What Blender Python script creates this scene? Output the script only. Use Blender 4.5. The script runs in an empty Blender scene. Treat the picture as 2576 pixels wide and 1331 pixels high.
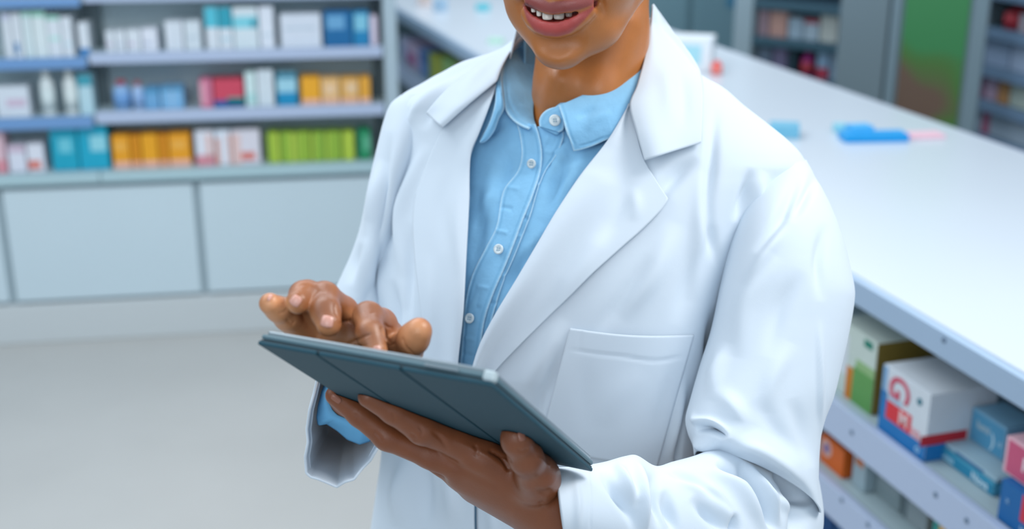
import bpy, bmesh, math, random
import numpy as np
from mathutils import Vector, Matrix
random.seed(7); np.random.seed(7)
SC = bpy.context.scene; COL = SC.collection
# ---------------------------------------------------------------- camera
F = 3130.0; TH = math.radians(19.2); CAM = np.array([0, 0, 1.70])
RT = np.array([1., 0, 0]); UP = np.array([0, math.sin(TH), math.cos(TH)]); FW = np.array([0, math.cos(TH), -math.sin(TH)])
cd = bpy.data.cameras.new('camera'); cam = bpy.data.objects.new('camera', cd); COL.objects.link(cam)
cam.location = CAM; cam.rotation_euler = (math.radians(90) - TH, 0, 0)
cd.sensor_width = 36; cd.lens = F / 2576 * 36; cd.clip_start = .05
cd.dof.use_dof = True; cd.dof.focus_distance = 1.06; cd.dof.aperture_fstop = cd.lens / 11.5
SC.camera = cam
# ---------------------------------------------------------------- light
w = bpy.data.worlds.new('world'); SC.world = w; w.use_nodes = True
bg = w.node_tree.nodes['Background']; bg.inputs[0].default_value = (.70, .85, 1.0, 1); bg.inputs[1].default_value = .68
def area(name, loc, size, power, col, target=None, sy=None):
    l = bpy.data.lights.new(name, 'AREA'); l.energy = power; l.color = col; l.size = size
    if sy: l.shape = 'RECTANGLE'; l.size_y = sy
    o = bpy.data.objects.new(name, l); COL.objects.link(o); o.location = loc
    if target is not None:
        o.rotation_euler = (Vector(target) - Vector(loc)).to_track_quat('-Z', 'Y').to_euler()
    return o
area('overhead_light', (1.35, .95, 2.9), .9, 30, (1, .97, .94), (.15, 1.2, 1.2))
area('overhead_light', (-1.6, 1.2, 2.9), 1.4, 16, (.92, .97, 1), (-1.2, 3.6, .6))
area('overhead_light', (-1.0, 2.2, 2.9), 1.6, 26, (.96, .98, 1), None, 1.2)
area('overhead_light', (.5, 5.0, 2.9), 2.2, 34, (.97, .98, 1), None, 1.2)
area('overhead_light', (-.4, -1.9, 2.75), 1.6, 20, (.97, .985, 1), (.1, 1.2, 1.1))  # added frontal fill behind the camera, brightens the person
SC.view_settings.view_transform = 'Standard'; SC.view_settings.look = 'None'
SC.view_settings.exposure = 0.17; SC.view_settings.gamma = 1; SC.view_settings.use_curve_mapping = False
# ---------------------------------------------------------------- helpers
def ray(u, v):
    u = np.asarray(u, float)[..., None]; v = np.asarray(v, float)[..., None]
    return FW + RT * (u - 1288) / F + UP * (665.5 - v) / F
def P(u, v, z):
    return CAM + np.asarray(z, float)[..., None] * ray(u, v)
def proj(p):
    d = np.asarray(p) - CAM; z = d @ FW
    return 1288 + F * (d @ RT) / z, 665.5 - F * (d @ UP) / z, z
def hitplane(u, v, p0, n):
    r = ray(u, v); return CAM + r * (((p0 - CAM) @ n) / (r @ n))
def srgb(h):
    if isinstance(h, str): c = [int(h[i:i + 2], 16) / 255 for i in (0, 2, 4)]
    else: c = [x / 255 for x in h]
    return tuple((x / 12.92 if x <= .04045 else ((x + .055) / 1.055) ** 2.4) for x in c) + (1,)
MATS = {}
def mat(name, col, rough=.5, spec=.5, noise=None, bump=None, sss=0, sheen=0, attr=None, alpha=None, coat=0, metal=0, emit=None, trans=0):
    if name in MATS: return MATS[name]
    m = bpy.data.materials.new(name); m.use_nodes = True; nt = m.node_tree; b = nt.nodes['Principled BSDF']
    c = srgb(col); b.inputs['Base Color'].default_value = c
    b.inputs['Roughness'].default_value = rough; b.inputs['Specular IOR Level'].default_value = spec
    b.inputs['Metallic'].default_value = metal; b.inputs['Coat Weight'].default_value = coat
    b.inputs['Transmission Weight'].default_value = trans
    if sheen: b.inputs['Sheen Weight'].default_value = sheen
    if sss:
        b.inputs['Subsurface Weight'].default_value = sss; b.inputs['Subsurface Radius'].default_value = (1, .35, .2); b.inputs['Subsurface Scale'].default_value = .006
    tc = nt.nodes.new('ShaderNodeTexCoord'); base = None
    if attr:
        a = nt.nodes.new('ShaderNodeAttribute'); a.attribute_name = attr; base = a.outputs['Color']
    if noise:                                    # (scale, amount)
        n = nt.nodes.new('ShaderNodeTexNoise'); n.inputs['Scale'].default_value = noise[0]; n.inputs['Detail'].default_value = 4
        nt.links.new(tc.outputs['Object'], n.inputs['Vector'])
        mx = nt.nodes.new('ShaderNodeMixRGB'); mx.blend_type = 'MULTIPLY'; mx.inputs[0].default_value = 1
        mr = nt.nodes.new('ShaderNodeMapRange'); mr.inputs[1].default_value = .3; mr.inputs[2].default_value = .7
        mr.inputs[3].default_value = 1 - noise[1]; mr.inputs[4].default_value = 1 + noise[1] * .3
        nt.links.new(n.outputs['Fac'], mr.inputs[0])
        if base is not None: nt.links.new(base, mx.inputs[1])
        else: mx.inputs[1].default_value = c
        nt.links.new(mr.outputs[0], mx.inputs[2]); base = mx.outputs[0]
    if base is not None: nt.links.new(base, b.inputs['Base Color'])
    if bump:                                     # list of (scale, strength, distance)
        prev = None
        for sc_, st, di in bump:
            n = nt.nodes.new('ShaderNodeTexNoise'); n.inputs['Scale'].default_value = sc_; n.inputs['Detail'].default_value = 3
            nt.links.new(tc.outputs['Object'], n.inputs['Vector'])
            bp = nt.nodes.new('ShaderNodeBump'); bp.inputs['Strength'].default_value = st; bp.inputs['Distance'].default_value = di
            nt.links.new(n.outputs['Fac'], bp.inputs['Height'])
            if prev: nt.links.new(prev, bp.inputs['Normal'])
            prev = bp.outputs[0]
        nt.links.new(prev, b.inputs['Normal'])
    MATS[name] = m
    return m
def tag(o, label=None, cat=None, group=None, kind=None):
    if label: o['label'] = label
    if cat: o['category'] = cat
    if group: o['group'] = group
    if kind: o['kind'] = kind
    return o
def empty(name, loc, label=None, cat=None, group=None, rz=0):
    o = bpy.data.objects.new(name, None); COL.objects.link(o); o.location = loc; o.rotation_euler = (0, 0, rz)
    o.empty_display_size = .05
    return tag(o, label, cat, group)
def mk(name, verts, faces, m, parent=None, smooth=True, world=True, attr=None):
    me = bpy.data.meshes.new(name); verts = np.asarray(verts, float).reshape(-1, 3)
    if parent is not None and world:
        verts = verts - np.array(wloc(parent))
    me.from_pydata(verts.tolist(), [], faces.tolist() if isinstance(faces, np.ndarray) else faces); me.validate(); me.update()
    if smooth: me.polygons.foreach_set('use_smooth', [True] * len(me.polygons))
    if attr is not None:
        ca = me.color_attributes.new('tone', 'FLOAT_COLOR', 'POINT')
        ca.data.foreach_set('color', np.c_[attr, np.ones(len(attr))].astype(np.float32).ravel())
    o = bpy.data.objects.new(name, me); COL.objects.link(o)
    if isinstance(m, (list, tuple)):
        for q in m: me.materials.append(q)
    elif m: me.materials.append(m)
    if parent is not None: o.parent = parent
    return o
def wloc(o):                                     # world location of unrotated chains of parents
    l = Vector((0, 0, 0))
    while o is not None: l = l + o.location; o = o.parent
    return l
def gridfaces(nr, nc, closed=False):
    i, j = np.meshgrid(np.arange(nr - 1), np.arange(nc if closed else nc - 1), indexing='ij')
    j2 = (j + 1) % nc
    return np.stack([i * nc + j, i * nc + j2, (i + 1) * nc + j2, (i + 1) * nc + j], -1).reshape(-1, 4)
def solid(o, t, off=0):
    md = o.modifiers.new('thick', 'SOLIDIFY'); md.thickness = t; md.offset = off; return o
def bevel(o, w_, seg=2):
    md = o.modifiers.new('round', 'BEVEL'); md.width = w_; md.segments = seg; md.limit_method = 'ANGLE'; return o
def pl(pts, n=None, t=None):
    """smooth polyline: Catmull-Rom through pts, resampled"""
    pts = np.asarray(pts, float); m = len(pts)
    d = np.r_[0, np.cumsum(np.linalg.norm(np.diff(pts[:, :2], axis=0), axis=1) + 1e-9)]; d /= d[-1]
    if t is None: t = np.linspace(0, 1, n)
    t = np.clip(t, 0, 1)
    tan = np.empty_like(pts)
    for i in range(m):
        a, b = max(i - 1, 0), min(i + 1, m - 1)
        tan[i] = (pts[b] - pts[a]) / (d[b] - d[a])
    k = np.clip(np.searchsorted(d, t, side='right') - 1, 0, m - 2)
    h = (d[k + 1] - d[k]); x = (t - d[k]) / h
    h00 = 2 * x**3 - 3 * x**2 + 1; h10 = x**3 - 2 * x**2 + x; h01 = -2 * x**3 + 3 * x**2; h11 = x**3 - x**2
    return h00[:, None] * pts[k] + (h10 * h)[:, None] * tan[k] + h01[:, None] * pts[k + 1] + (h11 * h)[:, None] * tan[k + 1]
def lin(pts, n=None, t=None):
    pts = np.asarray(pts, float)
    d = np.r_[0, np.cumsum(np.linalg.norm(np.diff(pts[:, :2], axis=0), axis=1) + 1e-9)]; d /= d[-1]
    if t is None: t = np.linspace(0, 1, n)
    return np.stack([np.interp(t, d, pts[:, c]) for c in range(pts.shape[1])], 1)
def ip(v, tab, c=1):
    """smooth 1-D lookup in a table of (key, value, ...) rows"""
    tab = np.asarray(tab, float); x = tab[:, 0]; y = tab[:, c]; v = np.asarray(v, float)
    s = np.gradient(y, x); vv = np.clip(v, x[0], x[-1]); k = np.clip(np.searchsorted(x, vv, side='right') - 1, 0, len(x) - 2)
    h = x[k + 1] - x[k]; q = (vv - x[k]) / h
    r = (2*q**3-3*q**2+1)*y[k] + (q**3-2*q**2+q)*h*s[k] + (-2*q**3+3*q**2)*y[k+1] + (q**3-q**2)*h*s[k+1]
    return r
def normals(V, Fc):
    a, b, c = V[Fc[:, 0]], V[Fc[:, 1]], V[Fc[:, 2]]; n = np.cross(b - a, c - a); N = np.zeros_like(V)
    if Fc.shape[1] == 4:
        d = V[Fc[:, 3]]; n = np.cross(c - a, d - b)
    for k in range(Fc.shape[1]): np.add.at(N, Fc[:, k], n)
    return N / (np.linalg.norm(N, axis=1, keepdims=True) + 1e-12)
def strokes(V, N, S, facing=True):
    """raise or lower cloth/skin along fold lines; S rows: (pts, width_px, amp_m[, sharp side width])"""
    u, v, z = proj(V); D = np.zeros(len(V))
    face = np.clip(-(N @ FW) * 2.5, 0, 1) if facing else np.ones(len(V))
    for s in S:
        pts = pl(s[0], 24) if len(s[0]) > 2 else lin(s[0], 8)
        w1 = s[1]; w2 = s[3] if len(s) > 3 else w1; amp = s[2]
        sel = np.where((u > pts[:, 0].min() - 3 * w1) & (u < pts[:, 0].max() + 3 * w1) & (v > pts[:, 1].min() - 3 * w1) & (v < pts[:, 1].max() + 3 * w1))[0]
        if not len(sel): continue
        best = np.full(len(sel), 1e9); sg = np.zeros(len(sel)); tt = np.zeros(len(sel)); n = len(pts) - 1
        for i in range(n):
            a, b = pts[i, :2], pts[i + 1, :2]; ab = b - a; L = ab @ ab + 1e-9
            du = u[sel] - a[0]; dv = v[sel] - a[1]; t = np.clip((du * ab[0] + dv * ab[1]) / L, 0, 1)
            ex = du - t * ab[0]; ey = dv - t * ab[1]; d = np.hypot(ex, ey); m = d < best
            best = np.where(m, d, best); sg = np.where(m, np.sign(ab[0] * dv - ab[1] * du), sg); tt = np.where(m, (i + t) / n, tt)
        ww = np.where(sg > 0, w2, w1); taper = np.sin(np.pi * np.clip(tt, 0, 1)); taper = np.clip(taper * 2.5, 0, 1) if w1 <= 5 else taper**1.3 * (1.25 if w1 > 5 else 1)
        D[sel] += amp * np.exp(-(best / ww) ** 2) * taper
    return V + N * (D * face)[:, None]
def box(bm, c, d, R=None):
    """axis box (optionally turned by 3x3 R) added to a bmesh"""
    c = np.asarray(c, float); d = np.asarray(d, float) / 2; vs = []
    for sx in (-1, 1):
        for sy in (-1, 1):
            for sz in (-1, 1):
                q = np.array([sx, sy, sz]) * d
                if R is not None: q = R @ q
                vs.append(bm.verts.new(Vector(c + q)))
    for f in ((0, 1, 3, 2), (4, 6, 7, 5), (0, 4, 5, 1), (2, 3, 7, 6), (0, 2, 6, 4), (1, 5, 7, 3)): bm.faces.new([vs[i] for i in f])
def bmobj(name, bm, m, parent=None, smooth=False, world=True):
    me = bpy.data.meshes.new(name)
    if parent is not None and world: bmesh.ops.translate(bm, verts=bm.verts, vec=-wloc(parent))
    bmesh.ops.recalc_face_normals(bm, faces=bm.faces); bm.to_mesh(me); bm.free()
    if smooth: me.polygons.foreach_set('use_smooth', [True] * len(me.polygons))
    o = bpy.data.objects.new(name, me); COL.objects.link(o); me.materials.append(m)
    if parent is not None: o.parent = parent
    return o
def boxobj(name, c, d, m, parent=None, R=None, bev=0, world=True):
    bm = bmesh.new(); box(bm, c, d, R); o = bmobj(name, bm, m, parent, world=world)
    if bev: bevel(o, bev)
    return o
def textobj(name, s, size, m, parent, M4, depth=.0004, sx=1):
    """lettering as a thin mesh; M4 places the text plane (local to parent)"""
    cu = bpy.data.curves.new(name, 'FONT'); cu.body = s; cu.size = size; cu.extrude = depth; cu.align_x = 'CENTER'; cu.align_y = 'CENTER'; cu.offset = size * .015
    o = bpy.data.objects.new(name, cu); COL.objects.link(o)
    dg = bpy.context.evaluated_depsgraph_get(); me = bpy.data.meshes.new_from_object(o.evaluated_get(dg))
    bpy.data.objects.remove(o); me.transform(M4 @ Matrix.Diagonal((sx, 1, 1, 1))); me.materials.clear(); me.materials.append(m)
    q = bpy.data.objects.new(name, me); COL.objects.link(q); q.parent = parent
    return q
# ================================================================ setting
WHITE_PAINT = mat('white_laminate', 'e3e8ea', .45, noise=(3, .03))
m = mat('floor_vinyl', 'b9b9b6', .42, noise=(2.2, .05), bump=[(260, .05, .001)])
boxobj('floor', (0, 3.5, -.05), (14, 15, .1), m)['kind'] = 'structure'
wm = mat('wall_paint', '8fa5ad', .8, noise=(2, .05))
boxobj('wall_back', (0, 9.1, 1.5), (14, .2, 3.0), wm)['kind'] = 'structure'
boxobj('wall_left', (-6.0, 3.5, 1.5), (.2, 11, 3.0), wm)['kind'] = 'structure'
boxobj('wall_right', (6.0, 3.5, 1.5), (.2, 11, 3.0), wm)['kind'] = 'structure'
# ---------------------------------------------------------------- cartons
def paint(c): 
    n = 'card_' + (c if isinstance(c, str) else '%02x%02x%02x' % tuple(c)); return mat(n, c, .5, .4, noise=(30, .03))
CARTONS = {}
def carton(size, body, bands, label, group, M, flap=True):
    """folding carton: body with top tuck flap and printed panels (children); M = world matrix at base centre, front = -Y"""
    wx, dy, hz = size; root = empty('medicine_carton', (0, 0, 0), label, 'box', group)
    bm = bmesh.new(); box(bm, (0, 0, hz / 2), (wx, dy, hz)); b = bmobj('carton_body', bm, paint(body), root, world=False); bevel(b, min(.0012, wx * .05), 2)
    if flap:
        bm = bmesh.new(); box(bm, (0, -.002, hz + .0002), (wx * .94, dy - .006, .0012)); bmobj('tuck_flap', bm, paint(body), root, world=False)
    for (x0, x1, z0, z1, c) in bands:             # printed fields on the front, as fractions
        bm = bmesh.new(); box(bm, ((x0 + x1) / 2 * wx - wx / 2, -dy / 2 - .0002, (z0 + z1) / 2 * hz), ((x1 - x0) * wx, .0008, (z1 - z0) * hz))
        bmobj('printed_panel', bm, paint(c), root, world=False)
    root.matrix_world = M
    return root
def bottle(r, h, body, cap, label_c, label, group, M, round_=False):
    root = empty('medicine_bottle', (0, 0, 0), label, 'bottle', group)
    def lathe(name, prof, mm):
        n = 24; pr = np.array(prof); a = np.arange(n) / n * 2 * np.pi
        V = np.stack([np.outer(pr[:, 0], np.cos(a)), np.outer(pr[:, 0], np.sin(a)), np.repeat(pr[:, 1:2], n, 1)], -1)
        f = gridfaces(len(pr), n, True); o = mk(name, V, f, mm, root, world=False); return o
    lathe('bottle_body', [(.0001, 0), (r * .95, 0), (r, .003), (r, h * .68), (r * .85, h * .78), (r * .45, h * .83), (r * .45, h * .86), (.0001, h * .86)], paint(body))
    lathe('cap', [(.0001, h * .85), (r * .55, h * .85), (r * .55, h * .99), (r * .5, h), (.0001, h)], paint(cap))
    lathe('paper_label', [(r * 1.0, h * .12), (r * 1.015, h * .12), (r * 1.015, h * .6), (r * 1.0, h * .6)], paint(label_c))
    root.matrix_world = M
    return root
# ---------------------------------------------------------------- wall shelving on the left
AL = math.radians(8.6); SH0 = np.array([-1.3933, 4.0820, 0]); SD = np.array([math.cos(AL), math.sin(AL), 0]); SN = np.array([-math.sin(AL), math.cos(AL), 0])
SR = np.stack([SD, SN, np.array([0, 0, 1.])], 1)
def SP(s, d, h): return SH0 + SD * s + SN * d + np.array([0, 0, h])
def sbox(name, s0, s1, d0, d1, h0, h1, m, parent=None, bev=0):
    return boxobj(name, SP((s0 + s1) / 2, (d0 + d1) / 2, (h0 + h1) / 2), (s1 - s0, d1 - d0, h1 - h0), m, parent, SR, bev)
shelfm = mat('shelf_metal', 'a9bcc4', .45, noise=(4, .03)); backm = mat('shelf_back', 'b9cbd1', .6, noise=(3, .04))
railm = mat('rail_lilac', 'b0bfd9', .35); railb = mat('rail_blue', '6d97c8', .35)
upm = mat('upright_grey', '5e6f75', .5); gapm = mat('gap_teal', 'a9c6cd', .6)
sh_bay = [(-1.35, 0.0), (0.0, .97)]
for bi, (b0, b1) in enumerate(sh_bay):
    t = empty('wall_shelving', SP((b0 + b1) / 2, .2, 0), ['grey wall shelving bay at the left edge, blue price rails', 'grey wall shelving bay beside the white coat, pale lilac price rails'][bi], 'shelf', None)
    sbox('back_panel', b0 + .03, b1 - .03, .17, .19, .6, 2.0, backm, t)
    sbox('upright', b0, b0 + .03, .140, .19, .59, 2.0, upm, t)
    sbox('upright', b1 - .035, b1 - .001, .140, .19, .59, 2.0, upm, t)
    for k, (h0, h1) in enumerate([(.585, .615), (.775, .815), (.975, 1.012), (1.175, 1.205), (1.38, 1.41)]):
        dh = -.012 if bi == 0 and k else 0
        sh = sbox('shelf_board', b0 + .001, b1 - .002, .012, .139, h0 + .012 + dh, h1 - .004 + dh, shelfm, t)
        if k: sbox('price_rail', b0 + .005, b1 - .006, 0, .012, h0 + dh, h1 + dh, railb if bi == 0 else railm, sh, .002)
        elif bi == 0: sbox('shelf_lip', b0, b1 - .003, -.012, .012, .575, .61, gapm, sh, .002)
        else: sbox('shelf_lip', b0, b1, -.012, .012, .575, .61, gapm, sh, .002)
    if bi:
        sbox('end_panel', .97, 1.015, -.005, .38, .0, 2.0, mat('end_panel', 'a9bcc6', .5), t, .003)
# closed cabinets under the shelving
cabm = mat('cabinet_laminate', 'c6d8e0', .5, noise=(2.5, .02)); pln = mat('plinth_laminate', 'c6cdcf', .5)
for k, (c0, c1) in enumerate([(-.99, -.34), (-.34, .31), (.31, .962)]):
    t = empty('base_cabinet', SP((c0 + c1) / 2, .2, 0), ['pale grey base cabinet cut by the left edge of the photo', 'pale grey base cabinet under the teal and orange cartons', 'pale grey base cabinet under the lime green cartons beside the coat'][k], 'cabinet', 'base cabinets under the wall shelving')
    sbox('carcass', c0 + .001, c1 - .001, .03, .38, .145, .574, mat('carcass', 'a9bcc4', .6), t)
    sbox('door', c0 + .012, c1 - .012, .006, .028, .155, .555, cabm, t, .002)
tag(sbox('plinth', -.99, .965, .0, .38, .0, .143, pln, None, .004), 'pale plinth below the closed base cabinets', 'plinth')
def smat(s, d, h, jit=0):
    M4 = Matrix.Translation(Vector(SP(s, d, h))) @ Matrix.Rotation(AL + jit, 4, 'Z'); return M4
# items: zoomed picture columns -> shelf coordinate; (x0, x1, ytop, body, bands, words)
LEVEL = {3: .612, 2: .812, 1: 1.009, 0: 1.203}
def shelf_items(lv, rows, group, board_blue_dh=-.012):
    for (x0, x1, yt, kind, body, bands, lab) in rows:
        u0, u1, v = x0 / 2.683, x1 / 2.683, yt / 2.683
        h0 = LEVEL[lv]
        if (x0 + x1) / 2 < 610 and lv != 3: h0 += board_blue_dh
        p0 = hitplane(np.array(u0), np.array(v), SP(0, .03, 0), SN); p1 = hitplane(np.array(u1), np.array(v), SP(0, .03, 0), SN)
        s0 = (p0 - SH0) @ SD; s1 = (p1 - SH0) @ SD; h = (p0[2] + p1[2]) / 2 - h0; wd = s1 - s0 - .003
        # keep things clear of the uprights
        mid = (s0 + s1) / 2
        s1 = min(s1, .962)
        wd = s1 - s0 - .003; mid = (s0 + s1) / 2
        if kind == 'c':
            carton((wd, .09, h), body, bands, lab, group, smat(mid, .075, h0 + .0005, random.uniform(-.01, .01)))
        elif kind == 'b':
            bottle(wd / 2, h, body, bands[0], bands[1], lab, group, smat(mid, .03 + wd / 2, h0 + .0005))
        elif kind == 'd':                        # a carton with a round-headed stopper: stacked look, bottle with ball cap
            bottle(wd / 2, h, body, bands[0], bands[1], lab, group, smat(mid, .03 + wd / 2, h0 + .0005))
W_ = 'd7dfe6'
shelf_items(1, [
 (0, 62, 95, 'c', W_, [(0, 1, .86, 1, 'c9cfe4')], 'white carton with lilac top strip, first at the left on the upper shelf'),
 (64, 132, 92, 'c', W_, [(.1, .5, .1, .35, '2f7fb5')], 'white carton with small blue mark, second on the upper shelf'),
 (134, 200, 82, 'c', 'd3e3e6', [(0, 1, .9, 1, 'a9dccf')], 'white carton with mint top edge beside the blue-marked one'),
 (202, 300, 78, 'c', 'd6e2e4', [(0, 1, .88, 1, '9bd6c2')], 'wide white carton with green top strip on the upper shelf'),
 (302, 398, 108, 'c', W_, [(0, 1, .9, 1, '8fcab8'), (.1, .9, .4, .5, 'b5e0da')], 'white carton with darker green top on the upper shelf'),
 (400, 478, 118, 'c', W_, [(.1, .9, .3, .36, 'c3dfe8')], 'plain white carton left of the one with a blue foot'),
 (516, 592, 158, 'c', W_, [(0, 1, 0, .25, '3f83bd')], 'short white carton with blue foot, left of the upright'),
 ], 'cartons on the upper left shelf')
shelf_items(1, [
 (705, 768, 215, 'c', W_, [(.1, .6, .3, .45, 'c9b9d0')], 'low white carton, first right of the upright on the upper shelf'),
 (770, 842, 213, 'c', W_, [(.1, .7, .3, .42, 'b9c4d6')], 'low white carton, second right of the upright on the upper shelf'),
 (846, 945, 207, 'c', W_, [(.1, .6, .3, .42, 'c5b4cc')], 'low white carton, third right of the upright on the upper shelf'),
 (948, 1060, 198, 'c', 'dde2ec', [(.1, .6, .3, .42, 'b4bfd4')], 'low white carton, last of the low row on the upper shelf'),
 (1105, 1230, 148, 'c', 'd8e0e9', [(.55, .62, 0, 1, 'b7c6cc')], 'tall white carton right of the low white row'),
 (1235, 1352, 146, 'c', 'd2dde4', [(.2, .8, .4, .5, 'bccbd6')], 'tall white carton left of the teal-topped ones'),
 (1372, 1462, 48, 'c', W_, [(0, 1, .52, 1, '53bfd3')], 'tall carton with light teal top half on the upper shelf'),
 (1464, 1560, 48, 'c', W_, [(0, 1, .5, 1, '2f9fb4'), (.1, .9, .2, .3, 'bcd5e0')], 'tall carton with dark teal top half on the upper shelf'),
 (1562, 1735, 50, 'c', 'd3e0e6', [(.0, 1, .5, .78, '7fd0de'), (.7, .95, .52, .7, '3fb4cc')], 'wide tall carton with teal middle band on the upper shelf'),
 (1738, 1842, 46, 'c', 'dde4ee', [(.1, .9, .3, .36, 'c2d3dd')], 'tall plain white carton right of the teal-banded one'),
 (1882, 2165, 98, 'c', 'd5dde8', [(.1, .85, .55, .62, 'b9c9d6')], 'large plain white carton on the upper shelf'),
 (2180, 2372, 80, 'c', '17699f', [(.1, .75, .5, .9, '6aa6cf')], 'dark blue carton on the upper shelf'),
 (2376, 2490, 80, 'c', '1f84b6', [(.1, .9, .45, .92, '7fc3da')], 'lighter blue carton near the right end of the upper shelf'),
 (2493, 2545, 110, 'c', 'd9cfe0', [], 'pale lilac carton at the right end of the upper shelf'),
 ], 'cartons on the upper right shelf')
shelf_items(2, [
 (-40, 188, 588, 'c', 'd4dde6', [(.3, .9, .35, .6, 'ccb9cc')], 'wide white carton with faint pink print on the middle left shelf'),
 (240, 345, 480, 'b', 'd9e3e4', ['dfe6e6', 'd1dfe0'], 'first tall white bottle on the middle left shelf'),
 (400, 502, 478, 'b', 'dce4e3', ['e2e7e5', 'd5e0df'], 'tall white bottle left of the teal-topped carton'),
 (512, 612, 505, 'c', 'b5d6e0', [(0, 1, .72, 1, '3d9cae')], 'pale blue carton with teal top beside the upright'),
 ], 'products on the middle left shelf')
shelf_items(2, [
 (742, 868, 552, 'b', '8db4dc', ['b04d5c', '6f9fd4'], 'blue bottle with dark red cap right of the upright'),
 (878, 962, 555, 'b', 'a6c3e6', ['a8555f', '8fb2dd'], 'pale blue bottle with red cap, second on the middle shelf'),
 (966, 1072, 602, 'c', '6ea7d2', [(0, 1, .8, 1, '4c92bb')], 'short blue carton beside the red-capped bottles'),
 (1076, 1235, 592, 'c', '7db4dc', [(0, 1, .85, 1, '4d90b8'), (.45, .55, 0, 1, '9fc8e8')], 'wider short blue carton on the middle shelf'),
 (1340, 1428, 540, 'c', 'd07a97', [(0, .4, .1, .9, 'e0a3b4')], 'pink carton on the middle shelf'),
 (1432, 1640, 540, 'c', 'cf4960', [(0, 1, 0, .26, '1f5ea0'), (.45, 1, .08, .36, '2a9a90')], 'red carton with blue and green foot on the middle shelf'),
 (1645, 1722, 492, 'c', 'cfe6e6', [(0, 1, .1, .4, 'b2dcdb')], 'slim mint-white carton right of the red one'),
 (1726, 1842, 478, 'c', 'd6e1e8', [(.4, .5, 0, 1, 'c3d3da')], 'slim white carton left of the blue-footed one'),
 (1860, 2000, 500, 'c', '9fd2e2', [(0, 1, 0, .42, '1690bf'), (0, 1, .86, 1, '2b7f9b')], 'pale blue carton with strong blue foot on the middle shelf'),
 (2025, 2158, 525, 'c', 'efab2b', [(0, 1, .0, .2, 'e9b7a2')], 'strong orange carton, first of the orange row on the middle shelf'),
 (2161, 2290, 532, 'c', 'e6b878', [(.0, 1, .0, .2, 'e7b9a6'), (.2, .8, .4, .8, 'ecc9a0')], 'pale orange carton, second of the orange row'),
 (2293, 2420, 530, 'c', 'e2ac5a', [(.0, 1, .0, .2, 'e7b9a6'), (.3, .9, .4, .85, 'e9c79c')], 'pale orange carton, third of the orange row'),
 (2423, 2500, 526, 'c', 'e8a83c', [(.0, 1, .0, .2, 'e7b9a6')], 'narrow orange carton, last of the orange row'),
 ], 'products on the middle right shelf')
shelf_items(3, [
 (-60, 18, 880, 'c', 'd9b9c4', [(0, 1, 0, .3, 'd9909c')], 'pink carton cut by the left edge on the lowest shelf'),
 (42, 166, 985, 'c', 'd9dce8', [(0, 1, .75, 1, 'cbb6c9')], 'low white carton with lilac top on the lowest shelf'),
 (170, 290, 975, 'c', 'dcdfe9', [(.0, .75, .1, .4, 'd9796b')], 'low white carton with red print on the lowest shelf'),
 (322, 508, 852, 'c', '17a3be', [(.3, .8, .4, .72, '6bc5d6')], 'left of the two large teal cartons'),
 (512, 718, 852, 'c', '18a6c4', [(.4, .95, .42, .78, '8fd2df')], 'right of the two large teal cartons'),
 (746, 868, 918, 'c', 'eaa021', [(0, 1, 0, .2, 'e9b4a0'), (.15, .8, .55, .8, 'efb04a')], 'first of the orange cartons beside the teal ones'),
 (871, 940, 918, 'c', 'd98c12', [(0, 1, 0, .2, 'e3ab93')], 'narrow darker orange carton, second of the orange cartons'),
 (943, 1060, 912, 'c', 'eba41e', [(0, 1, 0, .2, 'e9b4a0')], 'third of the orange cartons on the lowest shelf'),
 (1063, 1125, 912, 'c', 'db8c14', [(0, 1, 0, .2, 'e3ab93')], 'narrow darker orange carton, fourth of the orange cartons'),
 (1128, 1278, 905, 'c', 'eb9f20', [(0, 1, 0, .2, 'e9b4a0'), (.15, .8, .55, .8, 'efb04a')], 'last of the orange cartons, beside the white and pink ones'),
 (1308, 1440, 888, 'c', 'dfe1ea', [(0, 1, 0, .3, 'd7909c'), (.62, .85, .2, .9, 'e3b6ac')], 'white carton with pink foot beside the orange cartons'),
 (1443, 1552, 886, 'c', 'dde5f0', [(.0, .3, .0, .8, 'dba79b'), (.75, 1, 0, .9, 'e4c3bf')], 'middle white carton with pale red stripes'),
 (1555, 1752, 882, 'c', 'dcd9e2', [(.0, .3, .0, .9, 'e3c4c0'), (.3, .8, .12, .35, 'd9766a')], 'wide white carton with red print, left of the lime green row'),
 (1795, 1880, 900, 'c', '97b83a', [(.55, .95, 0, 1, 'b3cc4a')], 'lime green carton, first of the row'),
 (1883, 1985, 900, 'c', '8fb43c', [(.7, 1, 0, 1, 'b5cf4c')], 'lime green carton, second of the row'),
 (1988, 2095, 898, 'c', '93b63c', [(.0, .2, 0, 1, 'aac94a')], 'lime green carton, third of the row'),
 (2098, 2190, 898, 'c', '8cb33e', [(.0, .2, 0, 1, 'b0cb48')], 'lime green carton, fourth of the row'),
 (2193, 2300, 895, 'c', '90b53d', [(.0, .2, 0, 1, 'a9c846')], 'lime green carton, fifth of the row'),
 (2303, 2392, 893, 'c', '9dbd3c', [(.3, .8, 0, 1, 'b9d04a')], 'lime green carton, last of the row'),
 (2410, 2500, 880, 'c', '1d8b5c', [(.4, 1, .3, .8, '5cb08a')], 'dark green carton next to the coat on the lowest shelf'),
 ], 'cartons on the lowest wall shelf')
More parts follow.
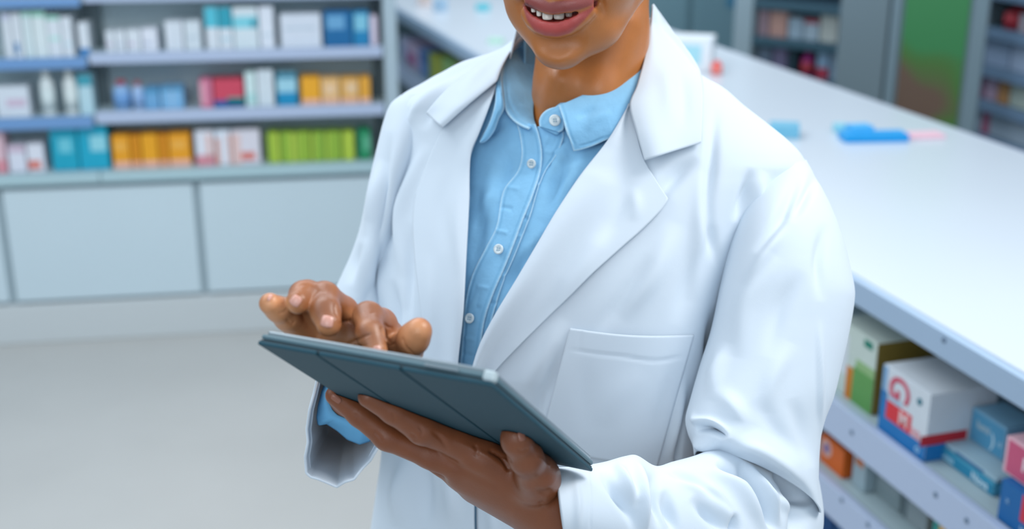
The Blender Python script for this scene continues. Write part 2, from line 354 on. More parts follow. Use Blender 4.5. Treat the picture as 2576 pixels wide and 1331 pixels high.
# ---------------------------------------------------------------- island counter
K0 = np.array([.5733, 1.9606, 0]); KD = np.array([-.30053, .95377, 0]); KN = np.array([.95377, .30053, 0])
KR = np.stack([KD, KN, np.array([0, 0, 1.])], 1)
def KP(s, w, h): return K0 + KD * s + KN * w + np.array([0, 0, h])
def kbox(name, s0, s1, w0, w1, h0, h1, m, parent=None, bev=0):
    return boxobj(name, KP((s0 + s1) / 2, (w0 + w1) / 2, (h0 + h1) / 2), (s1 - s0, w1 - w0, h1 - h0), m, parent, KR, bev)
ctop = mat('counter_top', 'ced7e0', .28, noise=(1.5, .02)); fasc = mat('fascia_grey', 'a3bad2', .35); raill = mat('rail_pale', 'b4c3dc', .35)
inner = mat('counter_inner', 'aeb3b3', .6); shelfw = mat('counter_shelf', 'a8bcc2', .5)
S0, S1 = -1.5, 4.3
ct = empty('island_counter', KP(1.4, .41, 0), 'long white-topped shop counter with open product shelves behind the person', 'counter')
kbox('counter_top', S0, S1, .004, .83, .972, 1.0, ctop, ct, .002)
kbox('fascia_rail', S0, S1, -.008, .012, .9535, .996, fasc, ct, .002)
kbox('back_fascia', S0, S1, .826, .842, .94, .998, mat('edge_lilac', 'c5cbe0', .4), ct, .002)
kbox('core_panel', S0 + .02, S1 - .02, .40, .44, .08, .972, inner, ct)
kbox('plinth', S0 + .02, S1 - .02, .05, .79, 0, .08, inner, ct)
for s in (S0, 1.35, S1 - .03): kbox('end_panel', s, s + .03, .03, .81, .08, .972, shelfw, ct)
for h0, h1 in ((.698, .7640), (.545, .607), (.36, .42), (.12, .18)):
    for s0, s1 in ((S0 + .032, 1.348), (1.382, S1 - .032)):
        b = kbox('shelf_board', s0, s1, .008, .40, h1 - .02, h1 - .003, shelfw, ct)
        kbox('price_rail', s0 - .03, s1 + .03, -.012, .004, h0, h1, raill, b, .002)
# small dark fixing marks on the rails: round studs
stud = mat('stud', '63788f', .5)
def kat(u, v, wv=0.0):
    p = hitplane(np.array(float(u)), np.array(float(v)), KP(0, wv, 0), KN); return (p - K0) @ KD, p[2]
for (u, v, wv, lab) in ((2375, 856, -.008, 'fascia'), (2143, 1088, -.012, 0), (2354, 1245, -.012, 0), (2432, 1310, -.012, 0), (2118, 1258, -.012, 0), (2184, 1320, -.012, 0)):
    s, h = kat(u, v, wv)
    bm = bmesh.new(); bmesh.ops.create_cone(bm, cap_ends=True, segments=18, radius1=.005, radius2=.004, depth=.0015)
    R4 = Matrix.Translation(Vector(KP(s, wv - .0008, h))) @ Vector(KN).to_track_quat('-Z', 'Y').to_matrix().to_4x4()
    bmesh.ops.transform(bm, matrix=R4, verts=bm.verts); bmobj('rail_stud', bm, stud, ct)
KA = math.atan2(KD[1], KD[0])                    # carton front (-Y local) must face -KN
def kmat(s, w, h, jit=0):
    # local x -> -KD (left to right for a viewer in front), local y -> KN
    R3 = Matrix(((-KD[0], KN[0], 0), (-KD[1], KN[1], 0), (0, 0, 1))); return Matrix.Translation(Vector(KP(s, w, h))) @ R3.to_4x4() @ Matrix.Rotation(jit, 4, 'Z')
def kcart(uL, vT, uR, hbase, body, bands, lab, wfront=.02, depth=.12, group=None, htop=None):
    sL, hL = kat(uL, vT, wfront); sR, _ = kat(uR, vT, wfront)
    hz = (htop if htop else hL) - hbase - .001
    return carton((abs(sL - sR), depth, hz), body, bands, lab, group, kmat((sL + sR) / 2, wfront + depth / 2, hbase + .001)), abs(sL - sR), hz
B1 = .7612; B2 = .6042; B3 = .4175
G1 = 'cartons on the upper counter shelf'; G2 = 'cartons on the lower counter shelf'
def sspan(uL, vL, uR, vR, w):
    return kat(uL, vL, w)[0], kat(uR, vR, w)[0]
def kc(uL, vL, uR, vR, top_v_at_L, base, body, bands, lab, w=.02, depth=.12, group=G1, side=None):
    """front bottom corners (uL,vL) (uR,vR), height from top-left corner row"""
    sL, sR = sspan(uL, vL, uR, vR, w); hz = min(kat(uL, top_v_at_L, w)[1] - base - .001, .17 if base > .7 else .078)
    r = carton((abs(sL - sR), depth, hz), body, bands, lab, group, kmat((sL + sR) / 2, w + depth / 2, base + .0012)); return r, abs(sL - sR), hz

def hat(u, v, h):
    r_ = ray(np.array(float(u)), np.array(float(v))); p = CAM + r_ * ((h - 1.70) / r_[2]); return (p - K0) @ KD, (p - K0) @ KN
def kc2(uL, vL, uR, vR, vtop, base, body, bands, lab, depth=.12, group=G1, hmax=.18):
    """front bottom corners at picture positions (uL,vL) (uR,vR) on a surface at height base; vtop = row of the top left front corner"""
    (sL, wL), (sR, wR) = hat(uL, vL, base), hat(uR, vR, base); w = max(.0065, (wL + wR) / 2); hz = min(kat(uL, vtop, w)[1] - base, hmax)
    r = carton((abs(sL - sR), depth, hz), body, bands, lab, group, kmat((sL + sR) / 2, w + depth / 2, base + .0008)); return r, abs(sL - sR), hz
# ---------------------------------------------------------------- products under the counter top (near, right)
def ptext(root, s, size, c, x, z, dy, rot=0, sx=1, name='lettering'):
    M4 = Matrix.Translation((x, -dy - .0008, z)) @ Matrix.Rotation(math.radians(90), 4, 'X') @ Matrix.Rotation(rot, 4, 'Z')
    return textobj(name, s, size, paint(c), root, M4, sx=sx)
r, a, h = kc2(2092, 972, 2189, 1046, 790, B1, 'c6d3cb', [(.50, 1, .0, .5, '5f9a52'), (.34, .5, .0, .45, 'c8791f'), (.0, .34, .3, .85, 'd6dde3'), (.70, .9, .86, .96, '1f7f6c'), (.55, 1, .5, .62, '8fb57c')],
             'white and green carton with orange patch, half hidden behind the sleeve', depth=.13)
bm = bmesh.new(); box(bm, (a / 2 + .0004, 0, h / 2), (.0008, .128, h * .99)); bmobj('side_panel', bm, paint('7d6a2c'), r, world=False)
r, a, h = kc2(2198, 1078, 2315, 1165, 897, B1, 'd3dbe2', [(0, .14, .0, .62, '1874b5'), (.14, 1, 0, .24, '1874b5'), (.14, .68, .24, .52, 'd8333c'), (.0, .1, .62, .98, '7fa8cc'), (.1, .45, .52, .6, 'a9c6da')],
             'white and red carton with a pink letter and blue foot on the upper counter shelf', depth=.125)
ptext(r, 'G', .075, 'cc5068', -a * .14, h * .77, .0625, rot=-math.pi / 2, sx=.8)
ptext(r, 'M', .034, 'e6c9c9', a * .02, h * .38, .0625); ptext(r, 'ea', .03, 'e3a6ae', a * .28, h * .33, .0625)
bm = bmesh.new(); bmesh.ops.create_cone(bm, cap_ends=True, segments=20, radius1=.006, radius2=.006, depth=.001); bmesh.ops.transform(bm, verts=bm.verts, matrix=Matrix.Translation((a * .3, -.063, h * .8)) @ Matrix.Rotation(math.radians(90), 4, 'X')); bmobj('teal_mark', bm, paint('1f6f80'), r, world=False)
ptext(r, 'o', .022, '9cc4dd', a * .36, h * .13, .0625)
bm = bmesh.new(); box(bm, (a / 2 + .0004, -.03, h * .32), (.0008, .085, h * .15)); bmobj('side_panel', bm, paint('c02632'), r, world=False)
bm = bmesh.new(); box(bm, (a / 2 + .0004, 0, h * .12), (.0008, .123, h * .24)); bmobj('side_panel', bm, paint('1874b5'), r, world=False)
kc(2358, 1164, 2410, 1200, 962, B1, 'a3b3be', [(.0, .12, .0, 1, '3a474e'), (.7, .98, .7, .9, 'c9303e')], 'grey carton with a dark edge and red dot deep on the upper counter shelf', w=.185, depth=.09)
kc(2418, 1172, 2460, 1200, 960, B1, '9dafbb', [(.0, .12, .3, 1, '6b5f6a')], 'plain grey carton deep on the upper counter shelf', w=.18, depth=.1)
kc(2468, 1200, 2560, 1262, 985, B1, '7f98ab', [(.0, 1, .4, .75, '2f6288')], 'slate carton with dark blue band deep on the upper counter shelf', w=.18, depth=.1)
# flat cartons lying in front
r, a, h = kc2(2352, 1144, 2496, 1251, 1113, B1, '4da0bd', [(.02, .98, .08, .92, '2787ab')], 'flat teal carton lying at the front of the upper counter shelf', depth=.10)
ptext(r, 'Lessa', .015, 'a9d5e4', -a * .28, h * .5, .05); ptext(r, 'Nova', .018, 'd2e8f0', a * .28, h * .5, .05)
hb = B1 + h + .0022
r, a, h = kc2(2350, 1106, 2508, 1217, 1094, hb, '9fbdcb', [(.35, .8, .2, .8, '3f6f9c')], 'flat pale blue carton lying on the flat teal one', depth=.085)
hb2 = hb + h + .002
r, a, h = kc2(2436, 1104, 2522, 1163, 1017, hb2, '7fb0cc', [(.04, .96, .05, .93, '559dc2')], 'light blue carton standing on the flat cartons', depth=.06)
ptext(r, 'lumi', .018, 'b9cdd2', -a * .12, h * .6, .03); ptext(r, ')', .03, 'c9e6ef', a * .18, h * .4, .03); ptext(r, 'o', .016, 'a9cede', a * .38, h * .45, .03)
r, a, h = kc2(2500, 1306, 2640, 1425, 1190, B1, '1565a4', [(.36, 1, .35, .98, 'd03448')], 'dark blue and red carton cut by the right edge', depth=.13)
ptext(r, 'B', .03, 'e2b8c2', a * .1, h * .7, .065); ptext(r, 'x', .014, '86aed0', -a * .36, h * .6, .065); ptext(r, 'leaf', .012, '9fc0de', -a * .05, h * .18, .065)
hb3 = B1 + h + .0022
r, a, h = kc2(2524, 1184, 2680, 1300, 1090, hb3, 'e3b6c2', [(.05, .95, .06, .94, 'c9577a')], 'pink carton with pale border stacked on the dark blue and red one', depth=.12)
ptext(r, 'R', .03, 'e9d5dc', -a * .15, h * .5, .06)
# lower counter shelf
r, a, h = kc2(2058, 1158, 2120, 1206, 1082, B2, 'd9661f', [], 'orange carton with a round violet mark beside the sleeve', group=G2, hmax=.088)
for rr, c, nm in ((.017, 'd9a99a', 'ring_mark'), (.009, '6a5f9a', 'dot_mark')):
    bm = bmesh.new(); bmesh.ops.create_cone(bm, cap_ends=True, segments=28, radius1=rr, radius2=rr, depth=.0006 if rr > .01 else .001)
    bmesh.ops.transform(bm, verts=bm.verts, matrix=Matrix.Translation((-a * .22, -.0605, h * .62)) @ Matrix.Rotation(math.radians(90), 4, 'X')); bmobj(nm, bm, paint(c), r, world=False)
kc(2142, 1203, 2174, 1225, 1108, B2, 'a4b8c0', [(.2, .8, .55, .85, 'c8784a')], 'slim grey carton with orange dot beside the orange carton', group=G2, w=.03)
kc(2200, 1236, 2262, 1280, 1140, B2, '8a9b9f', [(.1, .9, .3, .6, '95a4a8')], 'dull grey carton, middle of the lower counter shelf', group=G2, w=.05)
kc(2270, 1279, 2330, 1326, 1200, B2, '9aa6aa', [(.0, .2, .0, 1, '707f84')], 'dull grey carton with a darker edge on the lower counter shelf', group=G2, w=.05)
kc(2345, 1345, 2400, 1385, 1268, B2, 'e2b56a', [(0, .25, 0, 1, '259a92')], 'cream carton with teal edge at the bottom of the photo', group=G2, w=.02)
kc(2406, 1385, 2470, 1430, 1310, B2, 'd8a23c', [(.1, .5, .2, .9, 'e3c9a4')], 'amber carton at the bottom edge of the photo', group=G2, w=.02)
kc(2000, 1270, 2095, 1330, 1210, B3, '1f4f86', [], 'dark blue carton on the lowest visible counter shelf', group=G2, w=.06)
kc(2100, 1335, 2200, 1395, 1280, B3, '2a5f92', [(.2, .8, .3, .7, '6d92b4')], 'blue carton low on the counter beside the dark blue one', group=G2, w=.06)
# far part of the counter seen between the shelving and the coat
for (uL, uR, vb, vt, c, bands, lab) in (
    (1006, 1020, 190, 96, 'b9bcd6', [(0, 1, .4, .6, 'a4b4d6')], 'slim lilac carton under the counter top near the shelving end'),
    (1022, 1052, 214, 108, 'c9b3cd', [(.1, .7, .1, .6, 'b0568c')], 'lilac carton with magenta patch under the far counter top'),
    (1055, 1074, 222, 120, '6f93c6', [(0, 1, .5, .9, '3f6aa6')], 'blue carton between the lilac and the yellow ones'),
    (1080, 1108, 232, 132, 'b3b83c', [(0, .3, 0, 1, '9fae3a')], 'yellow green carton under the far counter top'),
    (1112, 1145, 240, 142, '8fb86c', [(.2, .8, .2, .7, '8fc48a')], 'soft green carton beside the yellow green one'),
    (1148, 1172, 240, 152, '7f7a40', [], 'olive carton beside the white shoulder')):
    sL, hL = kat(uL, vt, .03); sR, _ = kat(uR, vt, .03)
    carton((abs(sL - sR), .12, max(.1, hL - B1)), c, bands, lab, 'cartons under the far counter top', kmat((sL + sR) / 2, .09, B1 + .001))
# ---------------------------------------------------------------- things lying on the counter top
def top_at(u, v, h=1.0):
    r_ = ray(np.array(float(u)), np.array(float(v))); return CAM + r_ * ((h - 1.70) / r_[2])
def tcart(u, v, size, c, bands, lab, rz=0, grp=None, lvl=1.0005):
    p = top_at(u, v); return carton(size, c, bands, lab, grp, Matrix.Translation(Vector((p[0], p[1], lvl))) @ Matrix.Rotation(rz, 4, 'Z'))
tcart(1742, 172, (.125, .1, .10), 'e4ebf0', [(.1, .75, .2, .8, 'a9dbe6')], 'white carton with pale blue face standing on the counter beside the coat collar', rz=math.radians(-16))
p = top_at(1802, 186)
bottle(.017, .04, 'f0605a', 'ef6a62', 'f58a80', 'small coral red jar on the counter beside the white carton', None, Matrix.Translation((p[0], p[1], 1.0005)))
tcart(2196, 352, (.155, .055, .018), '1c9fe0', [(0, 1, 0, 1, '0f97dc')], 'bright blue flat carton lying on the white counter', rz=math.radians(4))
tcart(2160, 346, (.055, .045, .030), '49b2e8', [], 'small lighter blue carton behind the bright blue flat one', rz=math.radians(10)).location.z += 0
p = top_at(2112, 332); carton((.03, .03, .02), '8fd0e0', [], 'tiny pale teal carton on the white counter', None, Matrix.Translation((p[0], p[1], 1.0005)))
tcart(2318, 344, (.10, .05, .008), 'eec3d0', [], 'flat pale pink leaflet packet on the white counter', rz=math.radians(8))
tcart(1972, 342, (.07, .06, .03), '6fb3cf', [], 'teal blue carton on the counter half hidden by the shoulder', rz=math.radians(-10))
for (u, v, c, hh, lab) in ((1068, 14, 'efdcd6', .12, 'cream carton on the far end of the counter'), (1108, 28, 'b4d3ea', .10, 'pale blue carton on the far end of the counter'),
                          (1215, 26, '5fd0de', .05, 'small turquoise carton on the counter behind the face'), (1248, 108, 'b9e2cf', .03, 'mint green carton lying on the counter beside the jaw')):
    tcart(u, v, (.05, .04, hh * .5), c, [], lab, rz=math.radians(-17))
# ---------------------------------------------------------------- far right: gondola parallel to the counter
GW = 1.75
def gat(u, v):
    p = hitplane(np.array(float(u)), np.array(float(v)), KP(0, GW, 0), KN); return (p - K0) @ KD, p[2]
darkm = mat('gondola_board', '3c5a6e', .5); gback = mat('gondola_back', '6f8494', .6); gfr = mat('gondola_frame', '7c929c', .5)
se, _ = gat(2443, 150)                            # far (left) end of the run
s_near = se - 2.4
t = empty('product_gondola', KP((se + s_near) / 2, GW + .25, 0), 'dark blue-grey product shelving at the right edge beyond the counter', 'shelf')
kbox('back_panel', s_near, se, GW + .42, GW + .45, 0, 2.0, gback, t)
kbox('end_panel', se, se + .05, GW - .0, GW + .45, 0, 2.0, gfr, t)
kbox('base', s_near, se, GW, GW + .42, 0, .12, gfr, t)
lv = []
for (u, v) in ((2570, 80), (2570, 192), (2570, 300), (2570, 420)):
    pass
hs = [gat(2500, 72)[1], gat(2500, 172)[1], gat(2500, 262)[1], gat(2500, 352)[1]]
for h in [hs[0] + (hs[0] - hs[1]) * k for k in (2, 1)] + hs + [hs[3] - (hs[2] - hs[3]) * k for k in (1, 2, 3, 4)]:
    if h > .15: 
        b = kbox('shelf_board', s_near, se, GW + .012, GW + .42, h - .02, h, darkm, t); kbox('price_rail', s_near, se, GW, GW + .012, h - .035, h + .002, mat('rail_slate', '6a86a2', .4), b)
def gc(u0, u1, lvl, hz, c, bands, lab, w=.03):
    sL, sR = gat(u0, 150)[0], gat(u1, 150)[0]
    return carton((abs(sL - sR) - .004, .1, hz), c, bands, lab, 'products on the gondola at the right edge', kmat((sL + sR) / 2, GW + w + .05, hs[lvl] + .001 if lvl < 4 else 0))
def gb(u0, u1, lvl, hz, c, cap, lab):
    sL, sR = gat(u0, 150)[0], gat(u1, 150)[0]; r_ = abs(sL - sR) / 2
    return bottle(r_, hz, c, cap, c, lab, 'products on the gondola at the right edge', kmat((sL + sR) / 2, GW + .03 + r_, hs[lvl] + .001))
gb(2478, 2528, 0, .075, 'b0303e', 'a83542', 'dark red jar on the gondola at the upper right')
gc(2532, 2552, 0, .06, 'a9a4ae', [], 'grey pink carton beside the dark red jar')
gc(2554, 2610, 0, .065, 'c4657a', [], 'rose carton at the right edge of the upper shelf')
gc(2455, 2520, 1, .09, '93a9c4', [], 'pale slate blue carton on the second gondola shelf')
gc(2523, 2600, 1, .09, '9fb2cb', [], 'pale blue grey carton at the right edge of the second gondola shelf')
gc(2450, 2466, 2, .08, '8a5f7c', [], 'narrow plum carton on the third gondola shelf')
gc(2468, 2500, 2, .085, 'b09aaf', [], 'mauve carton on the third gondola shelf')
gc(2502, 2530, 2, .085, 'b98a5a', [], 'tan carton on the third gondola shelf')
gc(2533, 2600, 2, .085, 'a9b8b0', [], 'grey green carton on the third gondola shelf')
gc(2445, 2600, 3, .098, '9db0c0', [(.18, .32, 0, 1, 'a5607c')], 'large blue grey carton with a plum stripe on the lowest visible gondola shelf')
# free standing green poster panel
def fplane(p0, ang): 
    d = np.array([math.cos(ang), math.sin(ang), 0]); n = np.array([-math.sin(ang), math.cos(ang), 0]); return p0, d, n
pp = top_at(2330, 290); pp = CAM + (pp - CAM) * 1.30; P0, PD, PN = fplane(np.array([pp[0], pp[1], 0]), math.radians(-25))
PR = np.stack([PD, PN, np.array([0, 0, 1.])], 1)
def pat(u, v):
    p = hitplane(np.array(float(u)), np.array(float(v)), P0, PN); return (p - P0) @ PD, p[2]
def pbox(name, s0, s1, d0, d1, h0, h1, m_, parent=None, bev=0):
    return boxobj(name, P0 + PD * (s0 + s1) / 2 + PN * (d0 + d1) / 2 + np.array([0, 0, (h0 + h1) / 2]), (s1 - s0, d1 - d0, h1 - h0), m_, parent, PR, bev)
x0, x1, x2 = pat(2150, 60)[0], pat(2262, 100)[0], pat(2440, 100)[0]
pm = bpy.data.materials.new('poster_print'); pm.use_nodes = True; nt = pm.node_tree; b = nt.nodes['Principled BSDF']; b.inputs['Roughness'].default_value = .5
tc = nt.nodes.new('ShaderNodeTexCoord'); n1 = nt.nodes.new('ShaderNodeTexNoise'); n1.inputs['Scale'].default_value = 3.2; n1.inputs['Detail'].default_value = 1
cr = nt.nodes.new('ShaderNodeValToRGB'); cr.color_ramp.elements[0].position = .42; cr.color_ramp.elements[0].color = srgb('6f5a4c'); cr.color_ramp.elements[1].position = .56; cr.color_ramp.elements[1].color = srgb('3d8a52')
e = cr.color_ramp.elements.new(.49); e.color = srgb('4f7a3c')
sx = nt.nodes.new('ShaderNodeSeparateXYZ'); ad = nt.nodes.new('ShaderNodeMath'); ad.operation = 'MULTIPLY_ADD'; ad.inputs[1].default_value = .42; ad.inputs[2].default_value = -.42
nt.links.new(tc.outputs['Object'], n1.inputs['Vector']); nt.links.new(tc.outputs['Object'], sx.inputs[0]); nt.links.new(sx.outputs['Z'], ad.inputs[0])
a2 = nt.nodes.new('ShaderNodeMath'); a2.operation = 'ADD'; nt.links.new(ad.outputs[0], a2.inputs[0]); nt.links.new(n1.outputs['Fac'], a2.inputs[1])
nt.links.new(a2.outputs[0], cr.inputs[0]); nt.links.new(cr.outputs[0], b.inputs['Base Color'])
t = empty('poster_stand', P0, 'tall green and brown poster board in a grey frame beyond the counter', 'poster')
pbox('poster', x1 + .01, x2 - .01, -.012, -.004, .12, 2.1, pm, t)
pbox('backing_board', x1, x2, -.004, .03, .08, 2.14, gfr, t)
pbox('frame_post', x2, x2 + .05, -.02, .03, 0, 2.16, gfr, t, .004); pbox('frame_post', x1 - .03, x1, -.02, .03, 0, 2.16, gfr, t, .004)
t = tag(pbox('partition_panel', x0 - .05, x1 - .04, -.01, .05, 0, 2.2, mat('partition', '74878f', .6), None, .004), 'plain blue-grey partition left of the green poster board', 'partition')
# angled far unit with red and white products
q = top_at(1900, 120); q = CAM + (q - CAM) * 1.22; Q0, QD, QN = fplane(np.array([q[0], q[1], 0]), math.radians(-38)); QR = np.stack([QD, QN, np.array([0, 0, 1.])], 1)
def qat(u, v):
    p = hitplane(np.array(float(u)), np.array(float(v)), Q0, QN); return (p - Q0) @ QD, p[2]
def qbox(name, s0, s1, d0, d1, h0, h1, m_, parent=None, bev=0):
    return boxobj(name, Q0 + QD * (s0 + s1) / 2 + QN * (d0 + d1) / 2 + np.array([0, 0, (h0 + h1) / 2]), (s1 - s0, d1 - d0, h1 - h0), m_, parent, QR, bev)
qa, qb = qat(1893, 80)[0], qat(2145, 80)[0]
t = empty('display_rack', Q0 + QD * (qa + qb) / 2, 'dark rack of red and white products in the far upper right', 'shelf')
qbox('back_panel', qa, qb, .38, .41, 0, 2.0, gback, t); qbox('side_post', qa - .085, qa, -.01, .41, 0, 2.0, mat('post_pale', '9ab0ba', .5), t, .004); qbox('side_post', qb, qb + .04, .0, .41, 0, 2.0, gfr, t, .004)
qh = [qat(2010, 8)[1], qat(2010, 103)[1], qat(2010, 196)[1]]
for h in (qh[0] + .25, *qh, qh[2] - .25, qh[2] - .5):
    b = qbox('shelf_board', qa, qb, .012, .38, h - .018, h, darkm, t); qbox('price_rail', qa, qb, 0, .012, h - .035, h + .002, mat('rail_dark', '40606f', .4), b)
def qm(s, d, h): return Matrix.Translation(Vector(Q0 + QD * s + QN * d + np.array([0, 0, h]))) @ Matrix.Rotation(math.radians(-38), 4, 'Z')
def qc(u0, u1, lvl, hz, c, bands, lab):
    sL, sR = qat(u0, 100)[0], qat(u1, 100)[0]; sL = max(sL, qa + .006)
    carton((sR - sL - .004, .12, hz), c, bands, lab, 'products on the far display rack', qm((sL + sR) / 2, .09, qh[lvl] + .001))
qc(1896, 1922, 1, .112, 'a08a94', [], 'grey rose carton on the far display rack, upper row')
qc(1924, 1970, 1, .11, 'b9948c', [(.2, .8, .2, .8, 'c49c90')], 'salmon carton on the far display rack, upper row')
qc(1972, 2010, 1, .085, '9fb6c6', [], 'low pale blue carton on the far display rack')
qc(2012, 2050, 1, .085, 'a9bdca', [(0, 1, .8, 1, 'a84a58')], 'low blue grey carton with red edge on the far display rack')
qc(2052, 2098, 1, .112, 'bcc3be', [], 'cream white carton on the far display rack')
qc(2100, 2140, 1, .112, 'b05a74', [(.2, .9, .0, .3, '7a4c6c')], 'raspberry carton at the right end of the far display rack')
qc(1900, 1935, 2, .1, '66788c', [], 'slate carton on the lower row of the far display rack')
qc(1938, 1975, 2, .11, '74708e', [], 'violet grey carton on the lower row of the far display rack')
qc(1978, 1998, 2, .1, '2f4753', [], 'dark carton on the lower row of the far display rack')
qc(2050, 2082, 2, .112, '8fb0cc', [(0, 1, 0, .4, 'b23a50')], 'blue carton with red foot on the far display rack')
qc(2086, 2120, 2, .11, '8aa2b8', [], 'dusty blue carton on the lower row of the far display rack')
for (u, lvl, r_, hz, c, lab) in ((2040, 1, .035, .112, 'a83440', 'dark red round jar standing high on the far display rack'), (2024, 2, .028, .1, '9a2f78', 'magenta jar on the lower row of the far display rack')):
    s = qat(u, 100)[0]; bottle(r_, hz, c, c, 'b03a46', lab, 'products on the far display rack', qm(s, .05, qh[lvl] + .001) if lvl == 2 else qm(s, .24, qh[lvl] + .001))
# teal grey cabinet far behind the collar
q2 = top_at(1760, 95); q2 = CAM + (q2 - CAM) * 1.32
t = empty('tall_cabinet', (q2[0] + .1, q2[1] + .3, 0), 'tall teal-grey cabinet far behind the coat collar', 'cabinet')
R2 = KR @ np.array([[0, 1, 0], [1, 0, 0], [0, 0, 1.]])
def cb(name, c, d, m_, bev=0): return boxobj(name, np.array([q2[0] - .1, q2[1] + .3, 0]) + KN * c[0] + KD * c[1] + np.array([0, 0, c[2]]), d, m_, t, R2, bev)
cb('carcass', (0, 0, 1.0), (1.1, .4, 2.0), mat('cabinet_teal', '6c8f9c', .6), .004)
cb('door', (-.28, -.212, 1.0), (.52, .02, 1.9), mat('cabinet_door', '6f929e', .55), .003); cb('door', (.27, -.212, 1.0), (.52, .02, 1.9), MATS['cabinet_door'], .003)
cb('notice_sticker', (.23, -.2235, .93), (.09, .002, .06), mat('sticker_blue', '3f7f9f', .5)); cb('notice_sticker', (.26, -.2235, .8), (.06, .002, .05), mat('sticker_tan', 'b3a27f', .5))
# ================================================================ implicit surfaces for skin
class SDF:
    def __init__(s): s.pr = []
    def add(s, fn, lo, hi, k=.006, op='u'): s.pr.append((fn, np.array(lo), np.array(hi), k, op)); return s
    def cone(s, a, b, ra, rb, k=.006, op='u'):
        a = np.array(a, float); b = np.array(b, float); ab = b - a; L = ab @ ab + 1e-12; m_ = max(ra, rb)
        def fn(p):
            t = np.clip(((p - a) @ ab) / L, 0, 1); return np.linalg.norm(p - a - t[..., None] * ab, axis=-1) - (ra + (rb - ra) * t)
        return s.add(fn, np.minimum(a, b) - m_, np.maximum(a, b) + m_, k, op)
    def chain(s, pts, k=.006, op='u'):
        """pts: rows (u, v, z, r) in picture column/row, depth, radius in metres"""
        q = [(P(p[0], p[1], p[2]), p[3]) for p in pts]
        for (a, ra), (b, rb) in zip(q[:-1], q[1:]): s.cone(a, b, ra, rb, k, op)
        return s
    def ell(s, c, r, R=np.eye(3), k=.006, op='u'):
        c = np.array(c, float); r = np.array(r, float); R = np.array(R); m_ = max(r)
        def fn(p):
            q = (p - c) @ R.T; k0 = np.linalg.norm(q / r, axis=-1); k1 = np.linalg.norm(q / r**2, axis=-1) + 1e-9; return k0 * (k0 - 1) / k1
        return s.add(fn, c - m_, c + m_, k, op)
    @staticmethod
    def comb(d, e, k, op):
        if op == 's': e = -e; h = np.maximum(k - abs(d - e), 0) / k; return np.maximum(d, e) + h * h * k * .25
        h = np.maximum(k - abs(d - e), 0) / k; return np.minimum(d, e) - h * h * k * .25
    def __call__(s, p):
        d = np.full(p.shape[:-1], .2)
        for fn, lo, hi, k, op in s.pr: d = s.comb(d, fn(p), k, op)
        return d
    def mesh(s, h, clip=None, relax=2):
        lo = np.min([q[1] for q in s.pr if q[4] == 'u'], 0) - 3 * h; hi = np.max([q[2] for q in s.pr if q[4] == 'u'], 0) + 3 * h
        if clip is not None: lo = np.maximum(lo, clip[0]); hi = np.minimum(hi, clip[1])
        n = np.ceil((hi - lo) / h).astype(int) + 1; ax = [lo[i] + np.arange(n[i]) * h for i in range(3)]
        Fd = np.full(n, .02, np.float32)
        for fn, a, b, k, op in s.pr:
            m_ = max(k, .003) + 2.5 * h
            i0 = [max(0, int((a[i] - m_ - lo[i]) / h)) for i in range(3)]; i1 = [min(n[i], int((b[i] + m_ - lo[i]) / h) + 2) for i in range(3)]
            if any(i1[i] <= i0[i] for i in range(3)): continue
            sl = tuple(slice(i0[i], i1[i]) for i in range(3))
            g = np.stack(np.meshgrid(*[ax[i][i0[i]:i1[i]] for i in range(3)], indexing='ij'), -1)
            Fd[sl] = s.comb(Fd[sl], fn(g), k, op)
        V, Fc = nets(Fd, lo, h)
        return relaxed(V, Fc, relax), Fc
def nets(Fd, lo, h):
    S = Fd < 0; n = np.array(Fd.shape); c = S[:-1, :-1, :-1].astype(np.int8)
    cs = [(i, j, k) for i in (0, 1) for j in (0, 1) for k in (0, 1)]
    cnt = sum(S[i:n[0] - 1 + i, j:n[1] - 1 + j, k:n[2] - 1 + k].astype(np.int8) for i, j, k in cs)
    act = (cnt > 0) & (cnt < 8); idx = np.argwhere(act); cid = np.full(act.shape, -1, np.int32); cid[act] = np.arange(len(idx))
    val = {q: Fd[idx[:, 0] + q[0], idx[:, 1] + q[1], idx[:, 2] + q[2]] for q in cs}
    acc = np.zeros((len(idx), 3)); ct_ = np.zeros(len(idx))
    for q in cs:
        for a in range(3):
            if q[a]: continue
            r = list(q); r[a] = 1; r = tuple(r); f0, f1 = val[q], val[r]; m = (f0 < 0) != (f1 < 0)
            t = np.where(m, f0 / np.where(m, f0 - f1, 1), 0); p = np.tile(np.array(q, float), (len(idx), 1)); p[:, a] += t
            acc += p * m[:, None]; ct_ += m
    V = lo + (idx + acc / ct_[:, None]) * h; faces = []
    for a in range(3):
        s0 = [slice(None)] * 3; s1 = [slice(None)] * 3; s0[a] = slice(0, -1); s1[a] = slice(1, None)
        A, B = S[tuple(s0)], S[tuple(s1)]; e = np.argwhere(A != B); b, c_ = (a + 1) % 3, (a + 2) % 3
        ok = (e[:, b] > 0) & (e[:, c_] > 0) & (e[:, b] < n[b] - 1) & (e[:, c_] < n[c_] - 1); e = e[ok]
        def cc(db, dc):
            q = e.copy(); q[:, b] += db; q[:, c_] += dc; return cid[q[:, 0], q[:, 1], q[:, 2]]
        f = np.stack([cc(-1, -1), cc(0, -1), cc(0, 0), cc(-1, 0)], 1); fl = ~A[e[:, 0], e[:, 1], e[:, 2]]; f[fl] = f[fl][:, ::-1]; faces.append(f)
    return V, np.concatenate(faces)
